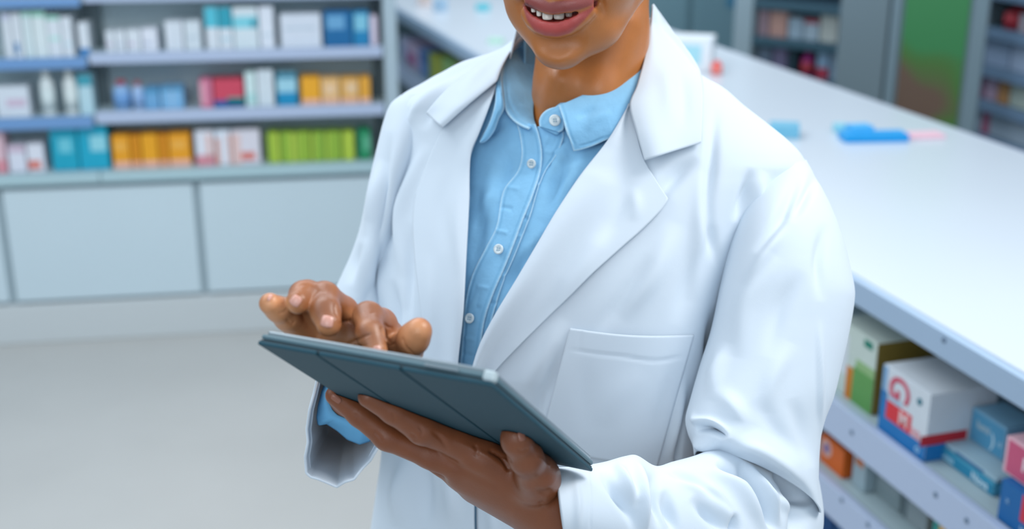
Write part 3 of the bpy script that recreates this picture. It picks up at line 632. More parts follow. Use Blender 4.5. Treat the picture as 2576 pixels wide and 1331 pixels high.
def relaxed(V, Fc, it):
    E_ = np.concatenate([Fc[:, [0, 1]], Fc[:, [1, 2]], Fc[:, [2, 3]], Fc[:, [3, 0]]])
    for _ in range(it):
        A = np.zeros_like(V); c = np.zeros(len(V)); np.add.at(A, E_[:, 0], V[E_[:, 1]]); np.add.at(c, E_[:, 0], 1); np.add.at(A, E_[:, 1], V[E_[:, 0]]); np.add.at(c, E_[:, 1], 1)
        V = V * .45 + .55 * A / c[:, None]
    return V
def march(sdf, u, v, z0=.75, z1=1.6):
    """depth along the sight line where it meets the surface (nan if none)"""
    u = np.asarray(u, float); v = np.asarray(v, float); r = ray(u, v); z = np.full(u.shape, z0)
    for _ in range(90):
        d = sdf(CAM + z[..., None] * r); z = z + np.clip(d, -.01, .03) * .9
    d = sdf(CAM + z[..., None] * r); return np.where((abs(d) < .0015) & (z < z1), z, np.nan)
def inpoly(u, v, poly):
    poly = np.asarray(poly, float); x, y = poly[:, 0], poly[:, 1]; c = np.zeros(u.shape, bool); j = len(poly) - 1
    for i in range(len(poly)):
        m = ((y[i] > v) != (y[j] > v)) & (u < (x[j] - x[i]) * (v - y[i]) / (y[j] - y[i] + 1e-12) + x[i]); c ^= m; j = i
    return c
def polydist(u, v, poly, closed=True):
    poly = np.asarray(poly, float); best = np.full(u.shape, 1e9); n = len(poly)
    for i in range(n if closed else n - 1):
        a, b = poly[i], poly[(i + 1) % n]; ab = b - a; L = ab @ ab + 1e-9; t = np.clip(((u - a[0]) * ab[0] + (v - a[1]) * ab[1]) / L, 0, 1)
        best = np.minimum(best, np.hypot(u - a[0] - t * ab[0], v - a[1] - t * ab[1]))
    return best
# ================================================================ the person
PER = empty('person', (.04, 1.20, 0), 'smiling person in an open white coat and light blue shirt, tapping a tablet', 'person')
SKIN = np.array(srgb('b9743f')[:3]); PALM = np.array(srgb('dd9c6e')[:3]); LIP = np.array(srgb('c4504c')[:3]); LIPD = np.array(srgb('964c47')[:3])
skin = mat('skin', 'b9743f', .37, .5, attr='tone', noise=(60, .07), bump=[(900, .25, .0006), (220, .12, .0006)], sss=.12)
# ---- head and neck
yaw, pit = math.radians(17), math.radians(5)
HX = np.array([math.cos(yaw), -math.sin(yaw), 0]); f0 = np.array([-math.sin(yaw), -math.cos(yaw), 0]); u0 = np.array([0, 0, 1.])
HF = f0 * math.cos(pit) - u0 * math.sin(pit); HU = u0 * math.cos(pit) + f0 * math.sin(pit); HR = np.stack([HX, HF, HU])
HC = P(1407, 34, 1.118) - (.000 * HX + .094 * HF - .062 * HU)
def H(x, y, z): return HC + x * HX + y * HF + z * HU
hd = SDF()
hd.ell(H(0, -.015, .04), (.076, .097, .088), HR)
hd.ell(H(0, .03, -.01), (.064, .066, .085), HR, .02)
hd.ell(H(0, .05, -.06), (.046, .045, .045), HR, .02)
for s in (-1, 1):
    hd.cone(H(.057 * s, -.002, -.012), H(.051 * s, .004, -.042), .017, .016, .02)
    hd.cone(H(.051 * s, .004, -.042), H(.027 * s, .056, -.081), .016, .016, .02)
    hd.cone(H(.027 * s, .056, -.081), H(-.006 + .007 * s, .072, -.0985), .016, .016, .015)
    hd.ell(H(.040 * s, .058, -.032), (.024, .024, .026), HR, .02)
    hd.ell(H(.033 * s, .072, .045), (.026, .012, .008), HR, .012)
    hd.ell(H(.031 * s, .092, .022), (.017, .016, .012), HR, .012, 's')
    hd.ell(H(.031 * s, .072, .022), (.0145, .012, .0125), HR, .004)
    hd.ell(H(.014 * s, .100, -.026), (.010, .011, .008), HR, .006)
    hd.ell(H(.008 * s, .108, -.034), (.0045, .006, .004), HR, .003, 's')
    hd.ell(H(.075 * s, -.008, .005), (.007, .018, .031), HR, .006); hd.ell(H(.081 * s, -.004, .008), (.005, .010, .019), HR, .004, 's')
hd.cone(H(-.056, .02, -.015), H(-.043, .048, -.066), .021, .018, .02)
hd.ell(H(-.005, .075, -.0995), (.014, .014, .012), HR, .016)
hd.cone(H(0, .088, .03), H(0, .112, -.020), .009, .0115, .012)
hd.chain([(1494, -10, 1.262, .056), (1490, 90, 1.264, .0550), (1484, 220, 1.272, .0560), (1470, 420, 1.33, .068)], .012)
hd.chain([(1566, 60, 1.222, .012), (1510, 230, 1.226, .012), (1430, 350, 1.256, .011)], .02)
hd.chain([(1410, 200, 1.222, .010), (1390, 310, 1.252, .010)], .02)
# shoulders and upper chest under the clothes
hd.chain([(1140, 400, 1.36, .045), (1300, 420, 1.32, .055), (1480, 440, 1.30, .07), (1700, 480, 1.27, .052), (1870, 560, 1.245, .034)], .03)
mouthU = [(1322, 5), (1338, 15), (1364, 24), (1392, 31), (1419, 26), (1441, 23), (1463, 18), (1485, 10), (1503, 2)]
mouthL = [(1318, 9), (1326, 22), (1336, 35), (1354, 44), (1372, 50), (1394, 52), (1419, 49), (1441, 38), (1463, 31), (1484, 21), (1501, 6)]
lipB = [(1316, 12), (1325, 46), (1344, 74), (1370, 86), (1403, 89), (1436, 79), (1465, 53), (1485, 30), (1502, 8)]
lipT = [(1316, -8), (1340, -12), (1371, 0), (1381, 7), (1397, 4), (1420, 0), (1450, -3), (1478, -6), (1504, -2)]
base_head = SDF(); base_head.pr = list(hd.pr)
def onhead(pts, dz=0., r=None):
    a = np.array(pts, float); z = march(base_head, a[:, 0], np.maximum(a[:, 1], -60), .95, 1.35)
    return [(p[0], p[1], zz + dz, r[i] if r is not None else .004) for i, (p, zz) in enumerate(zip(a, z))]
loL = [(a[0] * .5 + b[0] * .5, a[1] * .5 + b[1] * .5) for a, b in zip(lin(mouthL, 11), lin(lipB, 11))]
upL = [(a[0] * .5 + b[0] * .5, a[1] * .5 + b[1] * .5) for a, b in zip(lin(mouthU, 11), lin(lipT, 11))]
gap = [(a[0] * .5 + b[0] * .5, a[1] * .5 + b[1] * .5) for a, b in zip(lin(mouthU, 11), lin(mouthL, 11))]
t11 = np.sin(np.linspace(.12, np.pi - .12, 11))
hd.chain(onhead([(1360, 108), (1400, 114), (1445, 104)], -.004, [.006, .007, .006]), .012, 's')   # dip below the lip
hd.chain(onhead(loL, .0015, .0028 + .0052 * t11), .005)
hd.chain(onhead(upL, .0015, .0028 + .0040 * t11), .005)
hd.chain(onhead(gap, .001, .0008 + .0040 * t11), .0015, 's')
hd.chain(onhead(gap, .007, .001 + .0058 * t11), .0015, 's')
hd.chain(onhead([(1505, 2), (1513, 12), (1516, 26)], -.0015, [.0015, .0018, .001]), .008, 's')
hd.chain(onhead([(1312, 2), (1306, 14), (1308, 26)], -.002, [.002, .002, .001]), .006, 's')
Vh, Fh = hd.mesh(.0016, relax=2)
# ---- viewer-left hand (its right hand, tapping): fingertips towards the camera
ha = SDF()
W1 = (932, 948, 1.045); 
ha.chain([(882, 1005, 1.24, .022), (888, 990, 1.13, .0205), (*W1, .0225)], .01)
ha.chain([(905, 945, 1.035, .020), (800, 888, .950, .013)], .02)
ha.chain([(915, 940, 1.035, .020), (845, 862, .947, .0135)], .02)
ha.chain([(925, 935, 1.035, .020), (893, 845, .943, .0135)], .02)
ha.chain([(940, 935, 1.035, .020), (952, 850, .943, .0135)], .02)
ha.chain([(960, 930, 1.01, .019), (985, 905, .96, .0165)], .015)
ha.chain([(812, 868, .938, .0145), (882, 850, .931, .0175), (948, 862, .935, .0175), (990, 890, .945, .016)], .012)
# index
ha.chain([(952, 850, .943, .0125), (958, 815, .928, .0115), (926, 797, .903, .0108), (931, 838, .882, .0098), (946, 884, .872, .0082)], .004)
# middle
ha.chain([(893, 845, .943, .0128), (862, 785, .925, .0115), (815, 748, .902, .0112), (819, 785, .884, .0104), (827, 815, .876, .0090)], .004)
# ring
ha.chain([(840, 858, .944, .0120), (808, 812, .930, .0098), (773, 741, .908, .0102), (763, 742, .894, .0098), (749, 760, .882, .0086)], .004)
# little
ha.chain([(800, 888, .945, .0115), (760, 838, .925, .0095), (722, 800, .905, .0090), (700, 778, .893, .0088), (679, 764, .885, .0078)], .004)
# thumb
ha.chain([(975, 925, .99, .018), (1000, 905, .945, .0145), (1020, 882, .915, .0120), (1040, 852, .895, .0108), (1054, 832, .890, .0095)], .006)

Va, Fa = ha.mesh(.00105, relax=2)
# ---- viewer-right hand (its left hand) carrying the tablet from below
hb_ = SDF()
hb_.chain([(1640, 1300, 1.085, .030), (1480, 1292, 1.050, .0250), (1410, 1276, 1.026, .0235)], .01)
hb_.chain([(1392, 1256, 1.022, .0205), (1215, 1150, .992, .0155)], .02)
hb_.chain([(1396, 1272, 1.027, .021), (1170, 1172, 1.005, .0150)], .02)
hb_.chain([(1400, 1290, 1.035, .021), (1170, 1188, 1.022, .0140)], .02)
hb_.chain([(1400, 1300, 1.045, .020), (1200, 1220, 1.040, .0130)], .02)
# index
hb_.chain([(1215, 1150, .992, .0145), (1145, 1112, .985, .0118), (1062, 1080, .968, .0118), (990, 1035, .955, .0098), (926, 999, .944, .0080)], .004)
# middle
hb_.chain([(1160, 1165, 1.003, .0140), (1080, 1140, .998, .0116), (975, 1098, .988, .0112), (905, 1042, .982, .0098), (843, 995, .974, .0078)], .004)
# ring and little, tucked behind
hb_.chain([(1150, 1180, 1.022, .0130), (1075, 1140, 1.03, .0105), (1000, 1085, 1.035, .0100), (950, 1050, 1.030, .008)], .004)
hb_.chain([(1190, 1205, 1.040, .0120), (1120, 1160, 1.055, .0095), (1060, 1115, 1.06, .0085), (1020, 1090, 1.058, .007)], .004)
# thumb
hb_.chain([(1345, 1215, .992, .0178), (1348, 1190, .972, .0145), (1322, 1150, .947, .0120), (1299, 1108, .932, .0102), (1296, 1098, .930, .0098)], .008)
hb_.ell(P(1368, 1205, .985), (.012, .012, .014), k=.012)
Vb, Fb = hb_.mesh(.00115, relax=2)
def tone(V, N, kind):
    u, v, z = proj(V); C_ = np.tile(SKIN, (len(V), 1))
    if kind == 'back': C_[:] = np.array(srgb('854c2e')[:3])  # dorsal skin tone, darkened further for the shade under the tablet and cuff
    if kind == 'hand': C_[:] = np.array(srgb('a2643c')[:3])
    if kind == 'head':
        fr = np.clip(-(N @ FW) * 4, 0, 1); 
        for outer, innr, c in (([(x, y + 3) for x, y in lipB], mouthL, LIP), (lipT, [(x, y + 5) for x, y in mouthU], LIPD)):
            poly = lin(outer, 30).tolist() + lin(innr, 30)[::-1].tolist(); ins = inpoly(u, v, poly); d = polydist(u, v, np.array(poly)); sd = np.where(ins, d, -d)
            a = np.clip(sd / 5 + .6, 0, 1) * (z < 1.2) * fr
            if c is LIP:                         # darker rim towards the lower border of the lip
                rim = np.clip(1 - polydist(u, v, lin(lipB, 20), False) / 22, 0, 1)[:, None]; cc = LIP * (1 - rim * .7) + LIPD * rim * .7
            else: cc = LIPD
            C_ = C_ * (1 - a[:, None]) + cc * a[:, None]
        ins = inpoly(u, v, lin(mouthU, 30).tolist() + lin(mouthL, 30)[::-1].tolist()); zz = np.array(srgb('6e2a28')[:3])
        a = ins * (z < 1.2) * (z > 1.0) * np.clip((z - 1.118) / .004, 0, 1); C_ = C_ * (1 - a[:, None]) + zz * a[:, None]
    return C_
skinS_a = [([(1400 - 400, 0), (0, 0)], 1, 0)]
palm_creases = [([(868, 872), (905, 852), (935, 838)], 3, -.0012), ([(866, 874), (900, 872), (925, 868)], 2.5, -.0008), ([(720, 802), (735, 816), (742, 806)], 2.5, -.0007), ([(700, 788), (716, 784), (722, 776)], 2.2, -.0008),
                ([(1012, 848), (1020, 872), (1042, 893)], 3, -.0009), ([(963, 808), (975, 822), (990, 826)], 3, -.001), ([(958, 820), (972, 850), (985, 866)], 4, -.0014), ([(966, 862), (980, 868), (996, 862)], 3, -.001),
                ([(845, 762), (842, 775), (850, 800)], 2.5, -.0008), ([(852, 815), (870, 808), (888, 808)], 2.5, -.0012), ([(880, 800), (884, 812), (890, 824)], 3, -.001),
                ([(792, 740), (806, 734), (822, 738)], 4, -.0004), ([(915, 784), (930, 788), (945, 784)], 3, -.0005), ([(750, 722), (762, 716), (775, 720)], 3, -.0004)]
back_lines = [([(1140, 1108), (1230, 1150), (1300, 1200)], 8, .0008), ([(1080, 1080), (1110, 1105), (1130, 1140)], 6, -.0008), ([(1100, 1150), (1180, 1190), (1280, 1240)], 10, -.0008), ([(1340, 1230), (1370, 1240), (1392, 1230)], 8, -.0015), ([(985, 1040), (992, 1050), (990, 1062)], 3, -.0006), ([(895, 1040), (900, 1052), (896, 1062)], 3, -.0006),([(990, 1140), (1060, 1160), (1110, 1205), (1160, 1240), (1250, 1290)], 14, .0012), ([(1030, 1090), (1045, 1100), (1042, 1112)], 4, -.0009), ([(1052, 1072), (1062, 1084), (1058, 1100)], 4, -.0007),
              ([(940, 1085), (955, 1100), (962, 1115)], 4, -.0008), ([(1228, 1132), (1262, 1152), (1282, 1188)], 5, -.0022), ([(1192, 1118), (1200, 1135), (1196, 1150)], 5, -.001), ([(1244, 1140), (1272, 1150), (1290, 1165)], 3, -.001),
              ([(1350, 1150), (1366, 1162), (1384, 1176)], 5, .0007), ([(1300, 1128), (1312, 1136), (1330, 1128)], 5, -.0008), ([(1352, 1260), (1362, 1268), (1370, 1262)], 6, -.001)]
Va = strokes(Va, normals(Va, Fa), palm_creases); Vb = strokes(Vb, normals(Vb, Fb), back_lines)
face_s = [([(1505, -20), (1518, 20), (1512, 50)], 7, -.0012)]
Vh = strokes(Vh, normals(Vh, Fh), face_s)
# flesh flattened where it presses on the tablet
tA, tB, tC = P(647, 866, .86), P(1236, 972, .79), P(1484, 1186, 1.0)
e1 = (tB - tA); wT = np.linalg.norm(e1); e1 /= wT; e2 = (tC - tB); e2 -= (e2 @ e1) * e1; lT = np.linalg.norm(e2); e2 /= lT; e3 = np.cross(e1, e2)
if e3 @ FW < 0: e3 = -e3                          # e3 points from the cover to the screen
TR = np.stack([e1, e2, e3], 1)
def press(V, lo, up):
    q = (V - tA) @ TR; m_ = (q[:, 0] > -.001) & (q[:, 0] < wT + .001) & (q[:, 1] > -.001) & (q[:, 1] < lT + .001)
    if up: mm = m_ & (q[:, 2] < lo) & (q[:, 2] > -.01); q[mm, 2] = lo + .0004 * np.tanh((q[mm, 2] - lo) / .002) + .0004
    else: mm = m_ & (q[:, 2] > lo) & (q[:, 2] < .02); q[mm, 2] = lo - .0002
    return tA + q @ TR.T
Va = press(Va, .0128, True); Vb = press(Vb, -.0003, False)
# hidden arms and trunk that tie head and hands together
bd = SDF()
bd.chain([(1140, 400, 1.37, .045), (1005, 650, 1.39, .036), (890, 965, 1.35, .026), (882, 1005, 1.24, .022)], .02)
bd.chain([(1870, 560, 1.255, .034), (1930, 850, 1.22, .040), (1890, 1205, 1.225, .025), (1700, 1305, 1.11, .024), (1560, 1292, 1.065, .027)], .02)
bd.chain([(1480, 440, 1.33, .085), (1440, 800, 1.36, .09), (1430, 1200, 1.42, .085), (1420, 1500, 1.48, .09), (1420, 1800, 1.54, .095)], .03)
Vc, Fc_ = bd.mesh(.006, relax=1)
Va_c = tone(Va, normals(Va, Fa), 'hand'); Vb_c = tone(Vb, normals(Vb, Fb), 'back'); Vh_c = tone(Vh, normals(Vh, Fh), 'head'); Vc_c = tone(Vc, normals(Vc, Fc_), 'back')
# palm side of the tapping hand is lighter
na = normals(Va, Fa); u_, v_, z_ = proj(Va)
pl_ = np.clip(1 - polydist(u_, v_, np.array([(690, 778), (730, 812), (790, 850), (860, 880), (930, 900)]), False) / 60, 0, 1) + np.clip(1 - polydist(u_, v_, np.array([(1045, 840), (1020, 880)]), False) / 55, 0, 1) + np.clip(1 - polydist(u_, v_, np.array([(880, 790), (980, 850)]), False) / 20, 0, 1) * .5
pl_ = np.clip(pl_ * 1.5, 0, 1) * np.clip(-(na @ FW) * 3, 0, 1) * (z_ > .0)
kn = np.clip(1 - polydist(u_, v_, np.array([(812, 730), (818, 790)]), False) / 34, 0, 1) + np.clip(1 - polydist(u_, v_, np.array([(925, 785), (935, 850)]), False) / 40, 0, 1)
kn = np.clip(kn * 2, 0, 1)
Va_c = Va_c * (1 - pl_[:, None]) + PALM * pl_[:, None]; dk = np.array(srgb('855741')[:3]); Va_c = Va_c * (1 - .6 * kn[:, None]) + dk * .6 * kn[:, None]
off = np.cumsum([0, len(Vh), len(Va), len(Vb)])
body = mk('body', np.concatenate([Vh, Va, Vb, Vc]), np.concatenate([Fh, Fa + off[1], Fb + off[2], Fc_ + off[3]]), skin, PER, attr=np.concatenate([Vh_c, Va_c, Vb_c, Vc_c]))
# fingernails: thin plates lying on the fingertips
nailm = mat('fingernail', 'd9a08f', .25, .6); nailb = mat('fingernail_dark', '9a6450', .3, .5)
def nail(sdf, u, v, ang, hw, hl, m_=nailm, lift=.0004):
    n1, n2 = 11, 13; X, Y = np.meshgrid(np.linspace(-1, 1, n1), np.linspace(-1, 1, n2), indexing='ij'); k = np.sqrt(np.clip(1 - .45 * X**2 * (Y > 0) - .3 * X**2 * (Y < 0), 0, 1))
    x = X * hw * (1 - .18 * np.clip(-Y, 0, 1)**2); y = Y * hl * k; a = math.radians(ang)
    uu = u + x * math.cos(a) - y * math.sin(a); vv = v + x * math.sin(a) + y * math.cos(a); z = march(sdf, uu, vv)
    if np.isnan(z).any(): z = np.where(np.isnan(z), np.nanmax(z), z)
    z = z - lift - .0005 * (1 - X**2)
    o = mk('fingernail', P(uu, vv, z), gridfaces(n1, n2), m_, body); solid(o, .0005, 0); return o
for a_ in ((ha, 823, 809, 12, 15.5, 15), (ha, 744, 757, 38, 13, 14), (ha, 949, 882, -18, 11.5, 12)): nail(*a_)
nail(ha, 679, 748, -60, 9, 4.5); nail(hb_, 846, 1003, 128, 8, 14, nailb); nail(hb_, 1312, 1098, -15, 9, 12, nailb)
# teeth, one by one
TZ = 1.1205
toothm = mat('tooth', 'e2d8cc', .2, .6)
for (a, b, c, d) in ((1336, 1349, 8, 31), (1349.5, 1363, 12, 41), (1364, 1391, 16, 50), (1392.5, 1420, 14, 49), (1421.5, 1440, 12, 42.5), (1441.5, 1460, 10, 34), (1462, 1476, 8, 26)):
    X, Y = np.meshgrid(np.linspace(-1, 1, 9), np.linspace(-1, 1, 9), indexing='ij'); sq = 1 - .12 * X**4
    uu = (a + b) / 2 + X * (b - a) / 2 * (1 - .10 * np.clip(Y, 0, 1)**4) ; vv = (c + d) / 2 + Y * (d - c) / 2 * np.where(Y > 0, sq, 1) + 0
    um = (a + b) / 2; zc_ = TZ + .006 * ((um - 1392) / 60)**2 * 1.6
    z = zc_ + .0012 * X**2 + .0006 * Y**2
    o = mk('tooth', P(uu, vv, z), gridfaces(9, 9), toothm, body); solid(o, .003, -1)
# eyes (above the frame) and hair
for s in (-1, 1):
    bm = bmesh.new(); bmesh.ops.create_uvsphere(bm, u_segments=20, v_segments=12, radius=.0118); bmesh.ops.translate(bm, verts=bm.verts, vec=Vector(H(.031 * s, .0745, .022))); bmobj('eye', bm, mat('eye_white', 'e8e4df', .2), PER, True)
    bm = bmesh.new(); bmesh.ops.create_uvsphere(bm, u_segments=16, v_segments=10, radius=.0055); bmesh.ops.translate(bm, verts=bm.verts, vec=Vector(H(.031 * s, .0825, .022))); bmobj('iris', bm, mat('iris', '2c1a12', .15), PER, True)
hr = SDF(); hr.ell(H(0, -.024, .055), (.086, .103, .092), HR); hr.ell(H(0, -.06, -.02), (.06, .05, .06), HR, .02)
hr.ell(H(0, .085, -.01), (.07, .05, .10), HR, .01, 's')
for s in (-1, 1): hr.ell(H(.085 * s, -.005, -.01), (.02, .03, .045), HR, .006, 's')
Vr, Fr = hr.mesh(.004, relax=1); mk('hair', Vr, Fr, mat('hair_black', '17110f', .75, .3, bump=[(160, 1, .004)]), PER)
# ================================================================ clothes
def amp(S, k=1.5): return [(a_[0], a_[1], a_[2] * (k if a_[1] > 5 else 1), *a_[3:]) for a_ in S]
coatm = mat('coat_cotton', 'd4dfe9', .85, .2, bump=[(1400, .12, .0004), (90, .10, .0012)], sheen=.15)
shirtm = mat('shirt_chambray', '8ac2e6', .85, .2, noise=(38, .10), bump=[(1600, .25, .0004), (75, .4, .0022)], sheen=.1)
NR = 330
# coat outline: row v -> left column, right column, front depth, half depth, tilt
LO = [(40, 1385), (75, 1330), (100, 1290), (120, 1262), (140, 1215), (160, 1160), (185, 1100), (205, 1065), (235, 1015), (262, 988), (290, 985), (350, 990), (450, 985), (600, 968), (750, 948), (900, 952), (1050, 963), (1150, 958), (1250, 944), (1331, 932), (1600, 890), (2250, 800)]
RO = [(40, 1640), (75, 1665), (100, 1690), (140, 1722), (170, 1745), (190, 1768), (215, 1812), (265, 1872), (310, 1930), (355, 1985), (395, 2020), (420, 2030), (450, 2010), (500, 1965), (600, 1895), (750, 1828), (900, 1800), (1050, 1785), (1331, 1790), (1600, 1830), (2250, 1900)]
ZF = [(40, 1.300), (100, 1.285), (160, 1.262), (230, 1.226), (320, 1.200), (450, 1.182), (600, 1.172), (750, 1.170), (900, 1.178), (1100, 1.200), (1331, 1.232), (1600, 1.29), (2250, 1.42)]
HB = [(40, .020), (100, .035), (160, .055), (230, .078), (320, .092), (450, .104), (600, .108), (900, .105), (1331, .112), (2250, .16)]
TL = [(40, .010), (160, .030), (320, .048), (600, .052), (1000, .050), (2250, .05)]
def prof(x): return np.power(np.clip(1 - np.abs(x)**2.7, 0, 1), 1 / 2.0)
def front(u, v, inset=0.0):
    """depth of the coat front surface at a picture position"""
    L, R_ = ip(v, LO) + inset, ip(v, RO) - inset; x = np.clip((u - (L + R_) / 2) / ((R_ - L) / 2), -.999, .999)
    b = ip(v, HB); return ip(v, ZF) + b * (1 - prof(x)) - ip(v, TL) * x
OPL = [(40, 1420), (100, 1312), (130, 1282), (165, 1262), (215, 1250), (270, 1230), (335, 1205), (385, 1185), (500, 1180), (650, 1172), (780, 1165), (940, 1150), (1060, 1152), (1200, 1188), (1331, 1193), (2250, 1230)]
OPR = [(40, 1632), (80, 1630), (140, 1620), (215, 1600), (262, 1582), (350, 1530), (440, 1460), (530, 1400), (615, 1350), (700, 1300), (800, 1240), (870, 1205), (945, 1183), (1060, 1180), (1200, 1196), (1331, 1199), (2250, 1240)]
def half(vs, side, ncol, sleeve=False):
    """one coat front panel: from the opening edge round the side to the middle of the back"""
    L, R_ = ip(vs, LO), ip(vs, RO); mid, hw = (L + R_) / 2, (R_ - L) / 2; b = ip(vs, HB); zf = ip(vs, ZF); t = ip(vs, TL)
    op = ip(vs, OPL if side < 0 else OPR); x0 = np.clip((op - mid) / hw, -.98, .98); ph0 = np.arcsin(x0); ph1 = side * np.pi
    k = np.linspace(0, 1, ncol); ph = ph0[:, None] + (ph1 - ph0)[:, None] * k
    s = np.sin(ph); c = np.cos(ph); u = mid[:, None] + hw[:, None] * s
    z = zf[:, None] + b[:, None] * (1 - np.sign(c) * np.where(c > 0, prof(s), np.abs(c)**.9)) - t[:, None] * s
    return u, np.repeat(vs[:, None], ncol, 1), z
COATF = [([(1768, 190), (1812, 222), (1872, 272), (1930, 318), (1985, 362), (2015, 400)], 3, -.0007), ([(2018, 418), (1975, 455), (1930, 500), (1880, 555), (1836, 600)], 3, -.0006),  # fold lines on the coat body
 ([(1640, 520), (1700, 440), (1755, 395)], 20, -.004), ([(1820, 700), (1780, 560), (1790, 400), (1800, 260)], 14, -.0045), ([(1740, 760), (1760, 600), (1775, 430)], 20, .004),
 ([(1850, 560), (1875, 480), (1890, 420)], 12, -.004), ([(1885, 560), (1910, 470), (1925, 430)], 16, .004), ([(1700, 820), (1740, 700), (1790, 560)], 22, -.003),
 ([(1560, 800), (1640, 700), (1700, 560)], 26, .0035), ([(1480, 860), (1560, 760), (1640, 640)], 20, -.002), ([(1800, 1010), (1790, 880), (1800, 760)], 14, -.004),
 ([(1060, 180), (1130, 165), (1230, 130)], 9, .003), ([(1020, 240), (1110, 190), (1200, 160)], 12, -.003), ([(1020, 330), (1060, 260), (1140, 200)], 12, .003), ([(1060, 330), (1090, 270), (1150, 215)], 12, -.0025),
 ([(1010, 700), (1005, 560), (1040, 440), (1075, 360)], 16, .005), ([(985, 640), (990, 500), (1010, 400)], 12, -.005), ([(960, 780), (962, 650), (985, 560)], 12, .004), ([(1030, 820), (1028, 700), (1035, 560)], 10, -.004), ([(1000, 900), (995, 800), (985, 700)], 12, -.004), ([(1010, 1000), (1020, 900), (1015, 780)], 14, .003),
 ([(1000, 1330), (1010, 1230), (1030, 1130)], 22, .006), ([(1080, 1331), (1070, 1230), (1060, 1120)], 18, -.004), ([(1140, 1331), (1135, 1230), (1120, 1160)], 20, .004), ([(1250, 1400), (1245, 1300), (1235, 1240)], 18, .004),
 ([(1300, 1000), (1370, 900), (1420, 800)], 24, .003), ([(1340, 1060), (1380, 960), (1410, 860)], 16, -.0025), ([(1702, 1190), (1708, 1110), (1722, 1020)], 6, -.007), ([(1682, 1170), (1700, 1060), (1725, 940)], 12, .004)]
vs = np.r_[np.linspace(45, 500, 150), np.linspace(503, 1400, 210), np.linspace(1410, 2250, 60)]
coat_obj = None; parts = []
for side, nc in ((-1, 170), (1, 230)):
    u, v, z = half(vs, side, nc)
    if side > 0:                                  # lower part of this panel runs under the other
        m_ = np.clip((v - 960) / 80, 0, 1); z = z + .006 * m_ * (np.arange(nc)[None] < 30)
    V = P(u, v, z).reshape(-1, 3); Fq = gridfaces(len(vs), nc)
    if side > 0: Fq = Fq[:, ::-1]
    N = normals(V, Fq)
    if np.mean((N @ FW)[(np.arange(len(V)) % nc) < 20]) > 0: Fq = Fq[:, ::-1]; N = -N
    V = strokes(V, N, amp(COATF)); parts.append((V, Fq))
V0, F0 = parts[0]; V1, F1 = parts[1]
COAT = mk('lab_coat', np.concatenate([V0, V1]), np.concatenate([F0, F1 + len(V0)]), coatm, PER); solid(COAT, .0012, -1)
# ---- patches laid on the coat
def patch(name, E0, E1, n, k, zf, m_, parent, th=.0011, S=None, smooth_edges=True, worn=None):
    """surface between two picture-space edges; zf(u, v, s, t) gives depth"""
    f = pl if smooth_edges else lin
    a, b = f(E0, n), f(E1, n); t = np.linspace(0, 1, k)
    uv = a[:, None, :2] * (1 - t)[None, :, None] + b[:, None, :2] * t[None, :, None]
    s_ = np.repeat(np.linspace(0, 1, n)[:, None], k, 1); z = zf(uv[..., 0], uv[..., 1], s_, np.repeat(t[None], n, 0))
    V = P(uv[..., 0], uv[..., 1], z).reshape(-1, 3); Fq = gridfaces(n, k); N = normals(V, Fq)
    if np.mean(N @ FW) > 0: Fq = Fq[:, ::-1]; N = -N
    if S: V = strokes(V, N, S)
    at = None
    if worn:                                      # chambray rubbed pale along its edges, darker beside the seam
        du = np.minimum(s_ * n, (1 - s_) * n).ravel() if 's' in worn else np.full(n * k, 99.); tt_ = np.repeat(t[None], n, 0).ravel(); W_px = np.linalg.norm(b - a, axis=1).repeat(k) if True else 0
        d_ = np.full(n * k, 99.)
        if '0' in worn: d_ = np.minimum(d_, tt_ * W_px)
        if '1' in worn: d_ = np.minimum(d_, (1 - tt_) * W_px)
        L_px = np.linalg.norm(np.diff(a[:, :2], axis=0), axis=1).sum() / n
        d_ = np.minimum(d_, du * L_px); r_ = np.random.RandomState(3).rand(n * k); pale = np.exp(-(d_ / 3.2)**2) * (.5 + .5 * r_); seam = np.exp(-((d_ - 9) / 3.0)**2) * .35
        c0, c1, c2 = (np.array(srgb(h_)[:3]) for h_ in ('8ac2e6', 'c6e6f6', '5f9fc8')); at = c0 * (1 - seam[:, None]) + c2 * seam[:, None]; at = at * (1 - pale[:, None]) + c1 * pale[:, None]
    o = mk(name, V, Fq, m_, parent, attr=at); solid(o, th, -1); return o
shirtw = mat('shirt_chambray_worn', '8ac2e6', .85, .2, attr='tone', noise=(38, .10), bump=[(1600, .25, .0004), (110, .5, .0016)], sheen=.1)
# lapels (roll along the opening, free edge resting on the coat)
def zlap(u, v, s, t): return front(u, v) - .0035 - .010 * np.exp(-((t - .12) / .25)**2) * np.clip(s * 4, .6, 1) - .0015 * t
LR0 = [(1583, 260), (1530, 350), (1460, 440), (1400, 530), (1350, 615), (1300, 700), (1240, 800), (1205, 870), (1184, 940), (1176, 990)]
LR1 = [(1585, 262), (1600, 330), (1621, 403), (1650, 452), (1681, 500), (1668, 522), (1620, 572), (1560, 625), (1500, 680), (1440, 740), (1380, 795), (1310, 865), (1240, 940), (1190, 1010)]
def corner(pts, i, f=pl, n=60):
    """edge with a sharp corner at index i: two smooth halves"""
    a = f(pts[:i + 1], n // 2); b = f(pts[i:], n - n // 2 + 1)[1:]; return np.concatenate([a, b])
lapS = [([(1500, 620), (1560, 520), (1580, 420)], 22, -.003), ([(1400, 780), (1480, 660), (1530, 560)], 26, .003), ([(1300, 880), (1370, 780), (1420, 700)], 20, -.002), ([(1590, 470), (1600, 520), (1590, 560)], 14, .002)]
patch('lapel', LR0, corner(LR1, 4, n=110), 110, 46, zlap, coatm, COAT, S=lapS)
